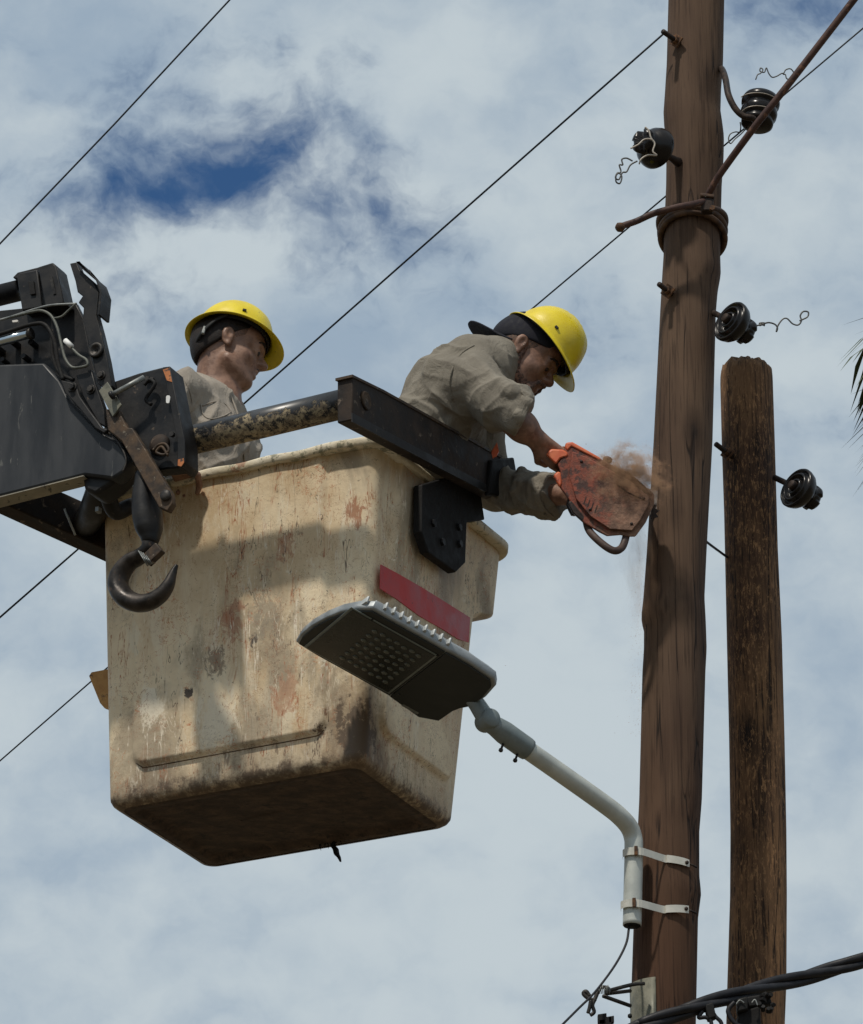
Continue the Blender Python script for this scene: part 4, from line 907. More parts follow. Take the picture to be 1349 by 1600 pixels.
def vnoise(P, seed=0):
    i = np.floor(P).astype(np.int64); f = P - i; f = f * f * (3 - 2 * f); r = 0
    for dx in (0, 1):
        for dy in (0, 1):
            for dz in (0, 1):
                h = ((i[:, 0] + dx) * 374761393 + (i[:, 1] + dy) * 668265263 + (i[:, 2] + dz) * 2147483647 + seed * 1274126177) & 0xffffffff
                h = ((h ^ (h >> 13)) * 1274126177) & 0xffffffff; h = (h ^ (h >> 16)) & 0xffff
                r = r + h / 65535. * (f[:, 0] if dx else 1 - f[:, 0]) * (f[:, 1] if dy else 1 - f[:, 1]) * (f[:, 2] if dz else 1 - f[:, 2])
    return r
def folds(V, Q, dirs, seed=0):
    """creases: ridged noise stretched along the given directions; dirs = [(axis, frequency, amplitude)]"""
    N = vnorm(V, Q); d = np.zeros(len(V))
    wp = np.stack([vnoise(V * 7 + 11 * k, seed + k) for k in range(3)], 1) * .10
    for ax, fr, am in dirs:
        ax = np.array(ax, float); ax /= np.linalg.norm(ax); P = V + wp; al = P @ ax; Pp = P - al[:, None] * ax[None] * .78
        n = vnoise(Pp * fr + 5, seed + 9); r = 1 - np.abs(2 * n - 1); m = vnoise(V * 6 + 3, seed + 4)
        d += am * (r ** 3) * np.clip(m * 1.6 - .3, 0, 1); seed += 3
    d -= .002 * vnoise(V * 40, seed)
    return V + N * d[:, None], Q

simple('temple_fade', (.09, .052, .036), (.20, .105, .07), 200, .6, 0, .0005)
def head_frame(o, yaw, pitch, roll=0):
    Rm = Matrix.Rotation(yaw, 3, 'Z') @ Matrix.Rotation(pitch, 3, 'Y') @ Matrix.Rotation(roll, 3, 'X')
    return Vector(o), Rm, (lambda x, y, z, s=1.06: Vector(o) + Rm @ Vector((x * s, y * s, z * s)))
def build_head(F, hf, slim=1.0):
    o, Rm, L = hf; A = np.array(Rm); s = 1.06
    def e(c, r, k=.02, sub=False): F.ell(L(*c), [q * s for q in r], A, k, sub)
    def c(a, b, ra, rb, k=.012, sub=False): F.cone(L(*a), L(*b), ra * s, rb * s, k, sub)
    e((-.012, 0, .045), (.097, .074, .083), .03); e((.030, 0, -.005), (.062, .061 * slim, .080), .03)
    e((.058, 0, .055), (.042, .056, .036), .03); e((.030, 0, -.062), (.050, .050 * slim, .038), .03)
    c((.012, .052, -.058), (.070, .018, -.090), .014, .015, .03); c((.012, -.052, -.058), (.070, -.018, -.090), .014, .015, .03)
    e((.080, 0, -.092), (.018, .020, .016), .022)
    c((.088, -.040, .026), (.098, -.010, .028), .009, .010, .014); c((.088, .040, .026), (.098, .010, .028), .009, .010, .014)
    for y in (-.032, .032): e((.100, y, .006), (.018, .019, .013), .012, True)
    e((.068, 0, -.040), (.030, .032, .034), .02); c((.090, 0, .020), (.114, 0, -.012), .0080, .0105, .014); e((.117, 0, -.018), (.0115, .012, .010), .008); c((.113, 0, -.020), (.090, 0, -.030), .010, .012, .012)
    for y in (-.013, .013): e((.106, y, -.022), (.011, .007, .007), .007)
    for y in (-.041, .041): e((.058, y, -.022), (.026, .019, .020), .03)
    for y in (-1, 1): c((.086, .020 * y, -.049), (.0985, 0, -.047), .0065, .0075, .008); c((.084, .019 * y, -.063), (.095, 0, -.064), .0065, .0080, .007)
    c((.1065, -.022, -.0555), (.1065, .022, -.0555), .0055, .0055, .003, True)
    for y in (-.031, .031): e((.0815, y, .006), (.0165, .017, .0135), .008)      # lids, lowered
    for y in (-.034, .034): c((.088, y - .012, .0), (.088, y + .012, .0), .0, .001, .003)
    for sg in (-1, 1):
        e((-.006, .076 * sg, .004), (.019, .008, .030), .006); e((-.010, .083 * sg, .012), (.017, .007, .021), .006); e((.001, .078 * sg, -.022), (.009, .007, .010), .005)
        e((-.002, .090 * sg, .008), (.0105, .010, .017), .003, True)
def build_hand(F, w, d, pn, curl=(50, 95, 60), sc_=1.0, spread=0.0, thumb=1):
    """w wrist, d hand direction, pn palm-facing direction"""
    w = Vector(w); d = Vector(d).normalized(); pn = Vector(pn); pn = (pn - d * pn.dot(d)).normalized(); sd = d.cross(pn) * thumb
    for k in (-.026, -.009, .009, .026): F.cone(w + sd * k * .6, w + d * .082 * sc_ + sd * k, .016, .0125, .012)
    for j, (k, ln) in enumerate(((.030, .93), (.010, 1.03), (-.010, .97), (-.029, .80))):
        p = w + d * .084 * sc_ + sd * k; a = 0
        for i, (l, r) in enumerate(((.044, .0098), (.028, .0088), (.022, .0078))):
            a += R(curl[i] + 4 * j); q = p + (d * math.cos(a) + pn * math.sin(a) + sd * spread * k * 8) * l * ln * sc_; F.cone(p, q, r, r * .9, .004); p = q
    p = w + d * .022 + sd * .026 + pn * .006; q = p + (d * .6 + sd * .65 + pn * .45).normalized() * .042; r_ = q + (d * .8 + pn * .7 + sd * -.1).normalized() * .034; u = r_ + (d * .5 + pn * .8 - sd * .5).normalized() * .024
    F.cone(p, q, .015, .0115, .012); F.cone(q, r_, .011, .0098, .004); F.cone(r_, u, .0098, .0085, .004)
def helmet(parent, c, yaw, pitch, roll, label, peak=.036, brim=.018, back=.0):
    Rm = (Matrix.Rotation(yaw, 3, 'Z') @ Matrix.Rotation(pitch, 3, 'Y') @ Matrix.Rotation(roll, 3, 'X')).to_4x4(); Rm.translation = c
    a, b, hgt, n = .124, .106, .128, 84; V, F = [], []; rows = []
    def dome(th, off):
        row = []
        for k in range(n):
            p = 2 * math.pi * k / n; cx = math.cos(th) ** .92 if th < math.pi / 2 - 1e-6 else 0
            x = (a + off) * cx * math.cos(p); y = (b + off) * cx * math.sin(p); z = (hgt + off) * math.sin(th)
            if off >= 0:
                top = math.sin(th) ** 2; z += (.0055 * math.exp(-(y / .010) ** 2) + .0035 * math.exp(-((abs(y) - .034) / .006) ** 2)) * (top > .12) * min(1, (top - .12) * 4)
            row.append((x, y, z))
        return row
    def br(e0, dz, mul=1.0):
        row = []
        for k in range(n):
            p = 2 * math.pi * k / n; cc = math.cos(p); fr = max(0, cc) ** 2.2; bk = max(0, -cc) ** 2
            e = (brim + peak * fr + back * bk) * e0; dr = -.010 * e0 * mul - .016 * fr * e0 - .010 * bk * e0
            row.append(((a + e) * cc, (b + e * .9) * math.sin(p), dr + dz))
        return row
    for i in range(16): rows.append(dome(R(90 - i * 5.9), 0))
    rows += [br(.12, -.002), br(.5, -.002), br(.92, -.002), br(1.0, -.0045), br(.92, -.007), br(.5, -.006), br(.1, -.006)]
    for i in range(15, -1, -1): rows.append(dome(R(90 - i * 5.9), -.0035))
    V = [Rm @ Vector(q) for r_ in rows for q in r_]
    for i in range(len(rows) - 1):
        for k in range(n): F.append((i * n + k, i * n + (k + 1) % n, (i + 1) * n + (k + 1) % n, (i + 1) * n + k))
    ho = obj('hard_hat', (V, F), M['helmet_yellow'], parent)
    if label: ho['label'] = label
    # suspension band and cradle straps
    V, F = [], []
    for k in range(60):
        p = 2 * math.pi * k / 60
        for (r_, z) in ((.90, -.012), (.93, -.012), (.93, .022), (.90, .022)): V.append(Rm @ Vector((a * r_ * math.cos(p), b * r_ * math.sin(p), z)))
    for k in range(60):
        for j in range(4): F.append((k * 4 + j, ((k + 1) % 60) * 4 + j, ((k + 1) % 60) * 4 + (j + 1) % 4, k * 4 + (j + 1) % 4))
    obj('head_band', (V, F), M['strap_black'], ho)
    for sg in (-1, 1): obj('cradle_strap', tube([Rm @ Vector(q) for q in ((a * .9 * .7, sg * b * .62, 0), (.05, sg * .03, .095), (-.05, -sg * .03, .095), (-a * .9 * .7, -sg * b * .62, 0))], .006, 6), M['strap_black'], ho)
    obj('slot_cap', boxo(Rm @ Vector((.018, -b * .985, .026)), Rm.to_3x3() @ Vector((.006, 0, 0)), Rm.to_3x3() @ Vector((0, .004, 0)), Rm.to_3x3() @ Vector((0, 0, .004))), M['strap_black'], ho, bevel=.001)
    return ho, Rm
def on_surface(bvh, px, py, off=.002):
    d = ray(px, py).normalized(); h = bvh.ray_cast(C0, d, 40)
    return (h[0] + h[1] * off, h[1]) if h[0] is not None else (None, None)
def bvh_of(V, Q): return BVHTree.FromPolygons([tuple(v) for v in V], [tuple(int(i) for i in q) for q in Q])
def seam(parent, bvh, pts, r, mat, name='seam', off=.001, n=7, sub=5):
    P = [on_surface(bvh, x, y, off)[0] for x, y in pts]; P = [p for p in P if p is not None]
    if len(P) > 1: return obj(name, tube(P, r, n, sub), M[mat], parent)
def skin_split(name, data, mat, parent): return obj(name, data, M[mat], parent)
def eyes(parent, hf):
    o, Rm, L = hf
    for y in (-.031, .031):
        f = Rm.to_4x4(); f.translation = L(.0838, y, .0030); v, q = lathe([(.0002, -.0145), (.008, -.012), (.0135, -.005), (.0145, 0), (.0135, .005), (.008, .012), (.0002, .0145)], 20, f); obj('eye', (v, q), M['eye'], parent)
        a, b_ = L(.0985, y - .014, .004), L(.0985, y + .014, .004)
simple('eye', (.03, .02, .016), (.05, .036, .03), 30, .3, 0, 0)
def brow(parent, hf, bvh, mat='hair'):
    o, Rm, L = hf
    for s in (-1, 1):
        P = [L(x, s * y, z) for x, y, z in ((.1035, .012, .030), (.1035, .026, .036), (.096, .042, .034), (.086, .052, .026))]
        obj('eyebrow', tube(P, [.003, .0048, .0042, .002], 7), M[mat], parent)

# ---------- left worker: upright, looking right and down
def left_worker():
    YM = 11.2; base = BK(.62, .27, .03)
    root = thing('person', base, 'younger worker in yellow hard hat standing upright in the left of the bucket', 'person')
    hf = head_frame(W(354, 531, YM - .085) + Vector((0, .085, 0)), R(5), R(14), R(-9)); o, Rm, L = hf
    nb = W(337, 624, YM); f1 = Vector((.95, -.31, 0)).normalized(); r1 = Vector((-.31, -.95, 0)).normalized()
    ch = nb + Vector((-.015, 0, -.17)); wa = nb + Vector((-.01, 0, -.40)); pe = nb + Vector((-.005, 0, -.56))
    sR = nb + r1 * .165 + Vector((-.03, 0, -.062)); sL = nb - r1 * .165 + Vector((-.01, 0, -.05))
    rim = PT(272, 752, -.075); hR = rim + ZZ * .012 + BV * -.02; eR = W(232, 712, 11.0); wR = hR - (BV * .06 + BU * .05) * 1.0
    eR = (sR + wR) / 2 + BU * .13 + BV * -.10 - ZZ * .02
    hL = BK(.70, .60, 1.06); eL = sL + Vector((.02, .10, -.28)); 
    fl = base.z + .03; feet = [BK(.60, .20, .04), BK(.66, .38, .04)]
    lo = [min(base.x - .45, eR.x - .1), min(eR.y, wR.y, base.y) - .22, base.z]; hi = [base.x + .42, base.y + .62, L(0, 0, .16).z + .03]
    F = Field(lo, hi, .0045)
    def torso(G, g, k=.06):
        for s in (-1, 1):
            G.cone(nb + r1 * s * .05 - ZZ * .04, ch + r1 * s * .07, .060 + g, .098 + g, k); G.cone(ch + r1 * s * .07, wa + r1 * s * .055, .098 + g, .092 + g, k); G.cone(wa + r1 * s * .055, pe + r1 * s * .065, .092 + g, .098 + g, k)
        G.cone(nb - ZZ * .035, sR, .045 + g, .050 + g, k); G.cone(nb - ZZ * .035, sL, .045 + g, .050 + g, k)
        G.cone(ch + f1 * .025 + r1 * .06, ch + f1 * .03 - r1 * .06, .075 + g, .075 + g, k)
    torso(F, -.004)
    for s_, e_, w_ in ((sR, eR, wR), (sL, eL, hL)): F.cone(s_, e_, .050, .040, .03); F.cone(e_, w_, .041, .027, .02)
    F.cone(L(-.030, 0, -.03), nb + Vector((-.012, 0, -.02)), .053, .060, .03); F.cone(L(.03, 0, -.075), nb + f1 * .035 - ZZ * .03, .032, .045, .04)
    for i, ft in enumerate(feet):
        hp_ = pe + r1 * (.08 if i == 0 else -.08); kn = (hp_ + ft) / 2 + f1 * .03 + ZZ * .04; an_ = ft + ZZ * .12; F.cone(hp_, kn, .080, .056, .05); F.cone(kn, an_, .056, .038, .03); F.cone(an_, ft + f1 * .12 + ZZ * .06, .038, .03, .02)
    build_head(F, hf)
    build_hand(F, wR, (hR + BU * -.04 - wR), Vector((0, 0, -1)) + BV * .3, (20, 55, 50), thumb=-1)
    build_hand(F, hL, BU * -.3 + BV * .9, (0, 0, -1), (15, 40, 40))
    V, Q = F.mesh(2); obj('body', (V, Q), M['skin_young'], root); bvh = bvh_of(V, Q)
    brow(root, hf, bvh); eyes(root, hf)
    # hair: short, dark on the nape and crown, faded at the side
    G = Field([L(0, 0, 0)[i] - .19 for i in range(3)], [L(0, 0, 0)[i] + .19 for i in range(3)], .0035); A = np.array(Rm)
    G.ell(L(-.016, 0, .043), (.112, .0870, .099), A, .01); G.ell(L(-.062, 0, -.01), (.045, .058, .062), A, .04)
    G.keep(L(.062, 0, .03), Rm @ Vector((1, 0, -.25))); G.keep(L(0, 0, .016), Rm @ Vector((.9, 0, -1))); G.keep(L(-.06, 0, -.068), Rm @ Vector((.1, 0, -1)))
    obj('hair', G.mesh(1), M['hair'], root)
    G = Field([L(0, 0, 0)[i] - .19 for i in range(3)], [L(0, 0, 0)[i] + .19 for i in range(3)], .0035)
    G.ell(L(-.012, 0, .045), (.108, .0835, .094), A, .01); G.keep(L(.070, 0, .03), Rm @ Vector((1, 0, -.15))); G.keep(L(0, 0, -.002), Rm @ Vector((.75, 0, -1)))
    obj('sideburn_fade', G.mesh(1), M['temple_fade'], root)
    G = Field([L(0, 0, 0)[i] - .19 for i in range(3)], [L(0, 0, 0)[i] + .19 for i in range(3)], .003)
    for s in (-1, 1): G.cone(L(.090, .022 * s, -.048), L(.1045, .002 * s, -.0375), .0035, .0045, .006)
    obj('moustache', G.mesh(1), M['stubble'], root)
    ho, hm = helmet(root, L(.004, 0, .058), R(4), R(13), R(-17), None, peak=.022, brim=.024, back=.006)
    obj('nape_strap', tube([hm @ Vector(q) for q in ((-.03, -.100, -.005), (-.066, -.086, -.035), (-.095, -.060, -.075), (-.105, -.02, -.088), (-.105, .02, -.088), (-.095, .06, -.075), (-.03, .10, -.005))], .009, 8, squash=.5), M['strap_black'], ho)
    obj('ratchet', boxo(hm @ Vector((-.088, -.071, -.068)), hm.to_3x3() @ Vector((.005, 0, 0)), hm.to_3x3() @ Vector((0, .005, 0)), hm.to_3x3() @ Vector((0, 0, .016))), M['galvanised'], ho, bevel=.002)
    # shirt
    S = Field([lo[0], lo[1], pe.z - .14], [hi[0], hi[1], nb.z + .09], .0045)
    torso(S, .009); S.cone(sR, eR, .062, .055, .03); S.cone(eR, (eR * .35 + wR * .65), .058, .048, .02, flat=True); S.cone(sL, eL, .060, .054, .03); S.cone(eL, hL * .8 + eL * .2, .056, .044, .02, flat=True)
    S.ell(nb + f1 * .045 + ZZ * .04, (.062, .060, .075), None, .012, True)
    S.keep(pe - ZZ * .11, (0, 0, -1))
    V, Q = S.mesh(2); V, Q = folds(V, Q, [((.2, .3, 1), 10, .022), ((.7, -.2, .6), 16, .014), ((.5, -.2, -.6), 24, .008)], 3); so = obj('shirt', (V, Q), M['shirt_pale'], root); sb = bvh_of(V, Q)
    # collar
    P = []
    for k in range(23):
        a = R(28 + 304 * k / 22); P.append(nb + f1 * (math.cos(a) * .070 + .004) + r1 * math.sin(a) * .068 + ZZ * (.020 - .042 * math.cos(a) ** 1) + Vector((-.008, 0, 0)))
    V, F_ = [], []
    for i, p in enumerate(P):
        od = (p - nb); od.z = 0; od.normalize()
        for q in ((0, .026), (.006, .030), (.020, -.004), (.016, -.010), (.004, 0)): V.append(p + od * q[0] + ZZ * q[1])
    for i in range(len(P) - 1):
        for k in range(5): F_.append((i * 5 + k, i * 5 + (k + 1) % 5, i * 5 + 5 + (k + 1) % 5, i * 5 + 5 + k))
    F_ += [(0, 1, 2, 3, 4), tuple(len(V) - 5 + k for k in (4, 3, 2, 1, 0))]
    obj('collar', (V, F_), M['shirt_pale'], so)
    seam(so, sb, [(352, 603), (362, 622), (372, 650), (378, 680), (381, 710), (382, 732)], .003, 'shirt_pale', 'placket', .001)
    seam(so, sb, [(314, 632), (318, 648), (330, 655), (350, 650), (361, 644)], .0024, 'shirt_pale', 'pocket_flap', .0015)
    seam(so, sb, [(316, 634), (336, 628), (352, 632), (361, 644)], .0018, 'shirt_pale', 'pocket_flap', .0015)
    seam(so, sb, [(279, 580), (292, 600), (300, 625), (298, 650), (284, 675)], .0022, 'shirt_pale', 'sleeve_seam', .001)
    T = Field([base.x - .3, base.y - .3, base.z], [base.x + .3, base.y + .35, pe.z + .08], .008)
    for i, ft in enumerate(feet):
        hp_ = pe + r1 * (.08 if i == 0 else -.08); kn = (hp_ + ft) / 2 + f1 * .03 + ZZ * .04; T.cone(hp_, kn, .095, .072, .05); T.cone(kn, ft + ZZ * .10, .072, .062, .03)
    T.cone(pe + r1 * .07 + ZZ * .04, pe - r1 * .07 + ZZ * .04, .108, .108, .05); obj('trousers', T.mesh(2), M['trousers'], root)
    for ft in feet: obj('boot', tube([ft + ZZ * .14, ft + ZZ * .06, ft + f1 * .06 + ZZ * .045, ft + f1 * .16 + ZZ * .035], [.05, .055, .05, .042], 14, 4), M['boots'], root)
left_worker()

# ---------- right worker: bent over the rim, both hands on the saw
def right_worker():
    YM = 11.14; step_z = B0.z + .24; foot = [BK(.34, .20, .25), BK(.46, .36, .25)]
    root = thing('person', Vector(((foot[0] + foot[1]) / 2)), 'bearded worker leaning out of the bucket and holding the chainsaw', 'person')
    hf = head_frame(W(816, 540, YM - .095) + Vector((0, .085, 0)), R(-2), R(37), R(-2)); o, Rm, L = hf
    pe = W(600, 800, YM); wa = W(645, 712, YM); ch = W(705, 638, YM); uc = W(742, 598, YM); nb = W(775, 577, YM)
    sR = W(737, 602, 10.97); sL = W(742, 628, 11.34); eR = W(803, 655, 10.90); wR = W(840, 688, 10.945); eL = W(775, 765, 11.33); wL = W(892, 775, 11.12)
    lo = [pe.x - .24, 10.66, step_z - .04]; hi = [wL.x + .14, 11.62, L(0, 0, .15).z + .1]
    F = Field(lo, hi, .0045); yv = Vector((0, 1, 0)); ZZ_ = ZZ
    def torso(G, g, k=.06):
        for s in (-1, 1):
            for a, b_, ra, rb, wa_, wb in ((nb, uc, .062, .085, .05, .085), (uc, ch, .085, .100, .085, .085), (ch, wa, .100, .098, .085, .065), (wa, pe, .098, .105, .065, .07)): G.cone(a + yv * s * wa_, b_ + yv * s * wb, ra + g, rb + g, k)
        G.cone(uc, sR, .075 + g, .060 + g, k); G.cone(uc, sL, .075 + g, .060 + g, k)
    torso(F, -.004)
    for s_, e_, w_ in ((sR, eR, wR), (sL, eL, wL)): F.cone(s_, e_, .052, .044, .03); F.cone(e_, (e_ * .6 + w_ * .4), .045, .045, .02); F.cone((e_ * .6 + w_ * .4), w_, .045, .029, .02)
    F.cone(L(-.035, 0, -.02), nb + Vector((-.01, 0, .005)), .056, .066, .03); F.cone(L(.02, 0, -.07), nb + Vector((.03, 0, -.02)), .035, .05, .04)
    for i, ft in enumerate(foot):
        hp_ = pe + yv * (-.08 if i == 0 else .08); an_ = ft + ZZ * .10; kn = (hp_ + an_) / 2 + Vector((.03, .02, .04)); F.cone(hp_, kn, .085, .060, .05); F.cone(kn, an_, .060, .040, .03); F.cone(an_, ft + Vector((.13, 0, .04)), .038, .032, .02)
    build_head(F, hf)
    build_hand(F, wR, W(862, 708, 10.965) - wR, Vector((.35, .75, .30)), (35, 75, 55), thumb=-1)
    build_hand(F, wL, W(945, 800, 11.10) - wL, Vector((.2, -.8, -.2)), (40, 80, 60), thumb=1)
    V, Q = F.mesh(2); obj('body', (V, Q), M['skin_tanned'], root); brow(root, hf, None); eyes(root, hf)
    A = np.array(Rm); bl = [L(0, 0, 0)[i] - .2 for i in range(3)]; bh = [L(0, 0, 0)[i] + .2 for i in range(3)]
    # beard: jaw, chin and upper lip
    G = Field(bl, bh, .0035)
    G.ell(L(.030, 0, -.062), (.0575, .0575, .047), A, .02); G.cone(L(.012, .054, -.056), L(.072, .018, -.092), .021, .021, .02); G.cone(L(.012, -.054, -.056), L(.072, -.018, -.092), .021, .021, .02)
    G.ell(L(.080, 0, -.094), (.025, .026, .021), A, .02); G.cone(L(.012, -.060, -.056), L(.008, -.064, .006), .016, .011, .015); G.cone(L(.012, .060, -.056), L(.008, .064, .006), .016, .011, .015)
    G.cone(L(.098, -.026, -.045), L(.110, 0, -.036), .005, .0055, .01); G.cone(L(.098, .026, -.045), L(.110, 0, -.036), .005, .0055, .01)
    G.cone(L(.098, -.026, -.045), L(.085, -.03, -.078), .006, .010, .012); G.cone(L(.098, .026, -.045), L(.085, .03, -.078), .006, .010, .012)
    V, Q = G.mesh(2); N = vnorm(V, Q); V = V + N * (.003 * (vnoise(V * 190, 2) - .5))[:, None]; obj('beard', (V, Q), M['stubble'], root)
    G = Field(bl, bh, .0035); G.ell(L(-.016, 0, .040), (.107, .0840, .094), A, .01); G.ell(L(-.06, 0, -.01), (.040, .052, .052), A, .03)
    G.keep(L(.040, 0, .01), Rm @ Vector((1, 0, -.3))); G.keep(L(-.0, 0, -.004), Rm @ Vector((.25, 0, -1)))
    obj('hair', G.mesh(1), M['faded_hair'], root)
    # black cap worn back to front
    G = Field(bl, bh, .0035); G.ell(L(-.010, 0, .052), (.115, .0900, .100), A, .01); G.keep(L(-.005, 0, .026), Rm @ Vector((.28, 0, -1))); G.ell(L(-.072, 0, .022), (.046, .066, .046), A, .03)
    co = obj('cap', G.mesh(2), M['cap_cloth'], root)
    V, F_ = [], []; m_ = 20
    for i in range(9):
        u = i / 8
        for k in range(m_ + 1):
            a = R(-76 + 152 * k / m_); rr = (1 + .0 * u); ln = .088 * math.cos(a * .95) ** .55
            x = -.010 - .098 * math.cos(a) * 1 - u * ln; y = .080 * math.sin(a) * (1 - .06 * u); z = .012 - .030 * u * .4 + .012 * math.cos(a) * u - .010
            V.append(L(x, y, z))
    n1 = len(V); V += [v - Rm @ Vector((0, 0, .005)) for v in V[:n1]]
    for i in range(8):
        for k in range(m_):
            a = i * (m_ + 1) + k; q = (a, a + 1, a + m_ + 2, a + m_ + 1); F_ += [q, tuple(n1 + j for j in reversed(q))]
    edge = [i * (m_ + 1) for i in range(9)] + [8 * (m_ + 1) + k for k in range(1, m_ + 1)] + [i * (m_ + 1) + m_ for i in range(7, -1, -1)] + [k for k in range(m_ - 1, 0, -1)]
    for i in range(len(edge)): a, b_ = edge[i], edge[(i + 1) % len(edge)]; F_.append((a, b_, b_ + n1, a + n1))
    obj('cap_bill', (V, F_), M['cap_cloth'], co)
    hc = W(852, 539, L(0, 0, 0).y)
    ho, hm = helmet(root, hc, R(-2), R(50), R(-4), None, peak=.040, brim=.012, back=.012)
    # shirt
    S = Field([lo[0], lo[1], pe.z - .12], [hi[0], hi[1], nb.z + .20], .0045); torso(S, .014)
    cu = W(815, 649, 10.875); cn = Vector((.90, .20, -.40)).normalized(); S.cone(sR, W(775, 627, 10.92), .078, .072, .035); S.cone(W(775, 627, 10.92), cu, .071, .062, .02, flat=tuple(cn))
    cR = (cu - sR).normalized();
    cl_ = eL * .24 + wL * .76; cL = (wL - eL).normalized(); S.cone(sL, eL, .072, .054, .035); S.cone(eL, cl_, .060, .060, .03, flat=True);
    # heavy creases at armpit, waist and elbow
    for a, b_, r_ in (((735, 560, 10.93), (800, 615, 10.82), .012), ((640, 640, 10.98), (700, 655, 10.97), .012), ((790, 735, 11.24), (800, 790, 11.24), .010), ((815, 735, 11.2), (822, 795, 11.2), .010), ((745, 730, 11.2), (762, 770, 11.2), .012)):
        S.cone(W(*a), W(*b_), r_, r_ * .6, .03)
    S.ell(L(-.005, 0, -.085), (.075, .070, .060), A, .012, True)
    for a, b_, r_ in (((712, 634, 10.91), (748, 668, 10.90), .014), ((768, 574, 10.97), (797, 597, 10.93), .008), ((700, 650, 10.95), (660, 668, 10.95), .008), ((728, 668, 10.96), (690, 692, 10.96), .009)): S.cone(W(*a), W(*b_), r_, r_ * .7, .03, sub=True)
    V, Q = S.mesh(2); V, Q = folds(V, Q, [((.7, .1, .6), 9, .022), ((.5, .2, -.7), 14, .016), ((.9, .1, .1), 24, .008)], 11); so = obj('shirt', (V, Q), M['shirt_grey'], root); sb = bvh_of(V, Q)
    seam(so, sb, [(741, 540), (722, 552), (708, 575), (703, 600), (708, 625)], .0026, 'shirt_grey', 'sleeve_seam', .001)
    seam(so, sb, [(815, 612), (824, 630), (820, 645), (832, 655)], .0040, 'shirt_grey', 'cuff_edge', .002)
    for c_, d_, r0, w_ in ((cu + cn * .002, cn, .0615, .034), (cl_ + cL * .006, cL, .060, .055)):
        pf = [(r0 - .006, -w_), (r0 + .005, -w_ * .95), (r0 + .009, -w_ * .5), (r0 + .011, 0), (r0 + .008, .004), (r0 - .002, .002), (r0 - .006, -.01)]
        V_, F2 = lathe(pf, 40, frame_z(c_ + d_ * .006, d_)); V_ = [v + (v - c_).normalized() * .006 * math.sin(v.z * 90 + v.x * 60) for v in V_]; obj('cuff', (V_, F2), M['shirt_grey'], so)
    # collar
    ax = (L(-.03, 0, -.02) - nb).normalized(); e1 = yv; e2 = ax.cross(e1).normalized(); V, F_ = [], []; nk = 25
    cc = nb + ax * .035
    for k in range(nk):
        a = R(-150 + 300 * k / (nk - 1)); od = e1 * math.sin(a) - e2 * math.cos(a) if (e2.x > 0) else e1 * math.sin(a) + e2 * math.cos(a); p = cc + od * .068
        for q in ((0, .022), (.006, .026), (.022, -.008), (.018, -.014), (.002, -.004)): V.append(p + od * q[0] + ax * q[1])
    for i in range(nk - 1):
        for k in range(5): F_.append((i * 5 + k, i * 5 + (k + 1) % 5, i * 5 + 5 + (k + 1) % 5, i * 5 + 5 + k))
    F_ += [(0, 1, 2, 3, 4), tuple(len(V) - 5 + k for k in (4, 3, 2, 1, 0))]
    obj('collar', (V, F_), M['shirt_grey'], so)
    fp = [W(x, y, 11.02) for x, y in ((762, 655), (772, 652), (774, 668), (768, 705), (760, 690))]; obj('tool_strap', prism(fp, (0, .012, 0)), M['shirt_grey'], root, bevel=.003)
    op = [W(x, y, 11.03) for x, y in ((768, 705), (777, 690), (780, 705), (776, 712), (770, 715))]; obj('tool_tag', prism(op, (0, .010, 0)), M['saw_orange'], root, bevel=.002)
    T = Field([lo[0] - .02, 10.8, step_z - .02], [pe.x + .38, 11.5, pe.z + .16], .008)
    for i, ft in enumerate(foot):
        hp_ = pe + yv * (-.08 if i == 0 else .08); an_ = ft + ZZ * .10; kn = (hp_ + an_) / 2 + Vector((.03, .02, .04)); T.cone(hp_, kn, .10, .078, .05); T.cone(kn, an_, .078, .062, .03)
    T.cone(pe - yv * .07, pe + yv * .07, .112, .112, .05); T.cone(pe, wa, .11, .09, .05); obj('trousers', T.mesh(2), M['trousers'], root)
    for ft in foot: obj('boot', tube([ft + ZZ * .13, ft + ZZ * .05, ft + Vector((.06, 0, .04)), ft + Vector((.16, 0, .035))], [.05, .055, .05, .042], 14, 4), M['boots'], root)
right_worker()
# ------------------------------------------------------------------ chainsaw
YC = 10.93
def c3(x, y): return 820 + x / 5.865, 670 + y / 5.865
def sx(pts, y, th): return prism([W(*c3(a, b_), y) for a, b_ in pts], Fv * th)
saw = thing('chainsaw', W(940, 770, YC), 'orange chainsaw caked in sawdust held against the tall pole', 'chainsaw')
case = [(380, 160), (400, 128), (440, 130), (560, 205), (700, 275), (800, 330), (960, 400), (1190, 600), (1188, 690), (1110, 860), (1015, 990), (960, 990), (880, 975), (760, 985), (690, 950), (540, 860), (430, 740), (410, 650), (330, 540), (310, 470), (330, 390), (300, 320), (360, 240)]
cs = obj('casing', sx(case, YC, .085), M['saw_casing'], saw, bevel=.004)
obj('casing_side', sx([(440, 205), (600, 275), (960, 475), (1140, 620), (1140, 690), (1060, 840), (985, 935), (780, 920), (600, 800), (470, 640), (405, 420)], YC - .012, .012), M['saw_casing'], cs, bevel=.003)
for k in range(4): obj('cooling_slot', sx([(560 + k * 34, 620 + k * 26), (568 + k * 34, 624 + k * 26), (545 + k * 34, 690 + k * 26), (537 + k * 34, 686 + k * 26)], YC - .0130, .002), M['saw_black'], cs, smooth=False)
for x, y in ((520, 300), (1090, 640), (980, 870), (600, 740)): obj('screw', hexn(W(*c3(x, y), YC - .012), -Fv, .005, .003), M['saw_black'], cs)
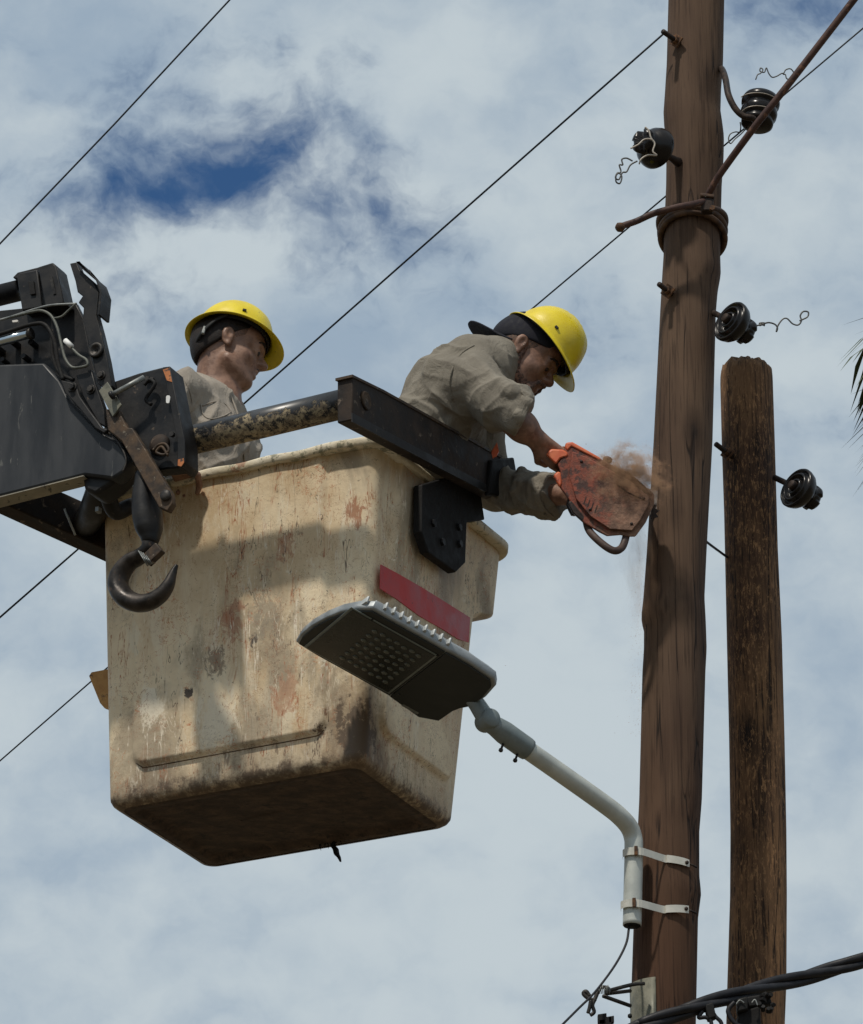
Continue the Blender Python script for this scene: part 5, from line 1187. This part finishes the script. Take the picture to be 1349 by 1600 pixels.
obj('panel_seam', tube([W(*c3(x, y), YC - .012) for x, y in ((860, 520), (960, 590), (1100, 650))], .0022, 6), M['saw_black'], cs)
obj('rear_handle', join(sx([(195, 235), (240, 185), (350, 190), (395, 215), (400, 250), (330, 270), (290, 325), (262, 300)], YC - .004, .05), sx([(262, 430), (300, 392), (330, 395), (345, 500), (320, 540)], YC - .004, .05)), M['saw_orange'], saw, bevel=.006)
obj('top_cover', sx([(385, 125), (440, 122), (700, 268), (690, 292), (430, 160), (390, 200), (372, 170)], YC - .004, .093), M['saw_orange'], saw, bevel=.004)
obj('fuel_cap', lathe([(.014, 0), (.0145, .010), (.011, .013)], 18, frame_z(W(*c3(757, 300), YC + .03), (.25, 0, 1))), M['saw_handle'], saw)
obj('front_handle', tube([W(*c3(x, y), Y) for x, y, Y in ((565, 850, YC + .03), (590, 930, YC + .02), (660, 1010, YC), (760, 1090, YC - .01), (830, 1118, YC - .01), (885, 1095, YC), (915, 1040, YC + .01), (935, 960, YC + .02))], .0115, 14), M['saw_handle'], saw)
obj('rear_guard', sx([(395, 680), (430, 640), (560, 800), (550, 870), (440, 770)], YC + .0, .07), M['saw_black'], saw, bevel=.005)
obj('hand_guard', tube([W(*c3(x, y), YC + .07) for x, y in ((420, 620), (400, 700), (440, 790))], .006, 8), M['saw_black'], saw)
obj('bar_mount', sx([(700, 500), (960, 480), (1130, 640), (1060, 820), (800, 780)], YC + .07, .115), M['saw_black'], saw, bevel=.004)
bar = obj('guide_bar', prism([W(x, y, 11.10) for x, y in ((975, 752), (1080, 782), (1088, 792), (1082, 804), (1070, 808), (965, 800))], Fv * .005), M['steel_bar'], saw, smooth=False)
obj('spiked_bumper', sx([(1175, 690), (1215, 700), (1200, 730), (1240, 750), (1205, 775), (1225, 810), (1150, 830)], YC + .06, .03), M['saw_black'], saw, smooth=False)

# ------------------------------------------------------------------ sawdust: chips in the air and a drifting puff
def chips():
    V, F = [], []; rs = np.random.RandomState(5)
    def add(p, s):
        k = len(V); ax = rs.normal(size=3); ax /= np.linalg.norm(ax); bx = np.cross(ax, rs.normal(size=3)); bx /= np.linalg.norm(bx); cx = np.cross(ax, bx)
        for q in (ax, bx * .6, -ax, -bx * .6, cx * .3, -cx * .3): V.append(tuple(np.array(p) + q * s))
        for q in ((0, 1, 4), (1, 2, 4), (2, 3, 4), (3, 0, 4), (1, 0, 5), (2, 1, 5), (3, 2, 5), (0, 3, 5)): F.append(tuple(k + i for i in q))
    for i in range(1300):
        g_ = rs.normal(size=3); p = W(975 + g_[0] * 24, 742 + g_[1] * 15, 10.97 + g_[2] * .05); add(p, rs.uniform(.0008, .0024))
    for i in range(500):
        t = rs.rand(); p = W(1003 - 22 * t * rs.rand() + rs.normal() * 5, 820 + 330 * t ** 1.2, 11.0 + rs.normal() * .04); add(p, rs.uniform(.0007, .0015))
    for x, y in ((961, 1145), (995, 760), (1002, 728), (957, 708), (790, 1040)): add(W(x, y, 10.95), .0022)
    return V, F
props(obj('sawdust', chips(), M['sawdust_flake'], loc=W(975, 745, 10.97)), 'orange brown sawdust chips spraying from the saw cut', 'sawdust', kind='stuff')
def puff(name, c, rad, dens, rot, label, sc_=3.0):
    m = bpy.data.materials.new('dust_air'); m.use_nodes = True; t = NT(m.node_tree); t.n.clear(); out = t.node('ShaderNodeOutputMaterial'); pv = t.node('ShaderNodeVolumePrincipled')
    t.l.new(pv.outputs[0], out.inputs['Volume']); tc = t.node('ShaderNodeTexCoord').outputs['Object']
    d = t.vmath('LENGTH', tc, None, 1); nz = t.noise(tc, sc_, 5, .6, .5)
    e = t.math('ADD', t.math('SUBTRACT', 1.0, d), t.math('MULTIPLY', t.math('SUBTRACT', nz, .5), 3.2)); fade = t.step(d, .55, 1.0, 1, 0)
    t.put(pv.inputs['Density'], t.math('MULTIPLY', t.math('MULTIPLY', t.step(e, .25, 1.5), fade), dens))
    pv.inputs['Color'].default_value = (.95, .56, .33, 1); pv.inputs['Anisotropy'].default_value = .2
    bm = bmesh.new(); bmesh.ops.create_icosphere(bm, subdivisions=3, radius=1.0); me = bpy.data.meshes.new(name); bm.to_mesh(me); bm.free(); me.materials.append(m)
    o = bpy.data.objects.new(name, me); COL.objects.link(o); o.location = c; o.scale = rad; o.rotation_euler = rot; m.volume_intersection_method if False else None
    props(o, label, 'dust', kind='stuff'); return o
puff('sawdust_cloud', W(985, 742, 10.92), (.165, .085, .135), 95, (0, R(28), 0), 'orange puff of sawdust over the nose of the chainsaw', 4.5)
puff('sawdust_cloud', W(997, 880, 10.98), (.085, .06, .32), 11, (0, R(-3), 0), 'faint brown veil of sawdust falling along the tall pole below the cut')

# ------------------------------------------------------------------ palm beyond the right edge of the picture
YT = 17.0
pc = W(1622, 560, YT)
pt = thing('palm_tree', (pc.x + .3, YT, 0), 'palm tree outside the right edge, only drooping leaf tips show', 'palm tree')
P = [Vector((pc.x + .3, YT, -.1)), Vector((pc.x + .22, YT, pc.z * .35)), Vector((pc.x + .06, YT, pc.z * .7)), pc]
obj('trunk', tube(P, [.24, .19, .16, .15], 18, 10), M['palm_trunk'], pt)
def frond(az, el, L, droop, seed, thin=0.0):
    rs = random.Random(seed); P = []; d = Vector((math.cos(az), math.sin(az), 0)); p = pc.copy(); e = el
    for i in range(15): P.append(p.copy()); p = p + (d * math.cos(e) + ZZ * math.sin(e)) * (L / 14); e -= droop / 14
    parts = [tube(P, [.018 - .0011 * i for i in range(15)], 6, 1)]; side = d.cross(ZZ).normalized(); V, F = [], []
    for i in range(2, 15):
        for sub in range(4):
            if rs.random() < thin: continue
            q = P[i - 1].lerp(P[i], sub / 4); tdir = (P[i] - P[i - 1]).normalized()
            for s in (1, -1):
                l = .55 * math.sin(math.pi * min(1, (i + .8) / 15.5)) ** .6 * rs.uniform(.8, 1.1) + .06; dirn = (tdir * .75 + side * s * .8 + ZZ * rs.uniform(-.35, .05)).normalized()
                a = q; b_ = q + dirn * l * .5 + ZZ * -.02; c = q + dirn * l * .95 - ZZ * l * rs.uniform(.15, .45); wv = dirn.cross(ZZ).normalized() * .012
                k = len(V); V += [a - wv * .5, a + wv * .5, b_ + wv, b_ - wv, c]; F += [(k, k + 1, k + 2, k + 3), (k + 3, k + 2, k + 4)]
    parts.append((V, F)); return join(*parts)
for k, (az, el, L, dr) in enumerate([(180, 40, .88, 95), (195, 12, .80, 85), (165, 62, 1.0, 110), (172, -18, .80, 60), (215, 35, .85, 100), (150, 20, .85, 90), (120, 45, 1.2, 110), (80, 30, 1.2, 110), (40, 40, 1.3, 110), (0, 30, 1.3, 110), (-40, 45, 1.3, 110), (-75, 30, 1.2, 110), (240, 55, 1.0, 110), (20, 70, 1.2, 110)]):
    obj('frond', frond(R(az), R(el), L, R(dr), k, 0.58 if 140 < az < 220 else 0.1), M['palm_leaf'], pt, smooth=False)
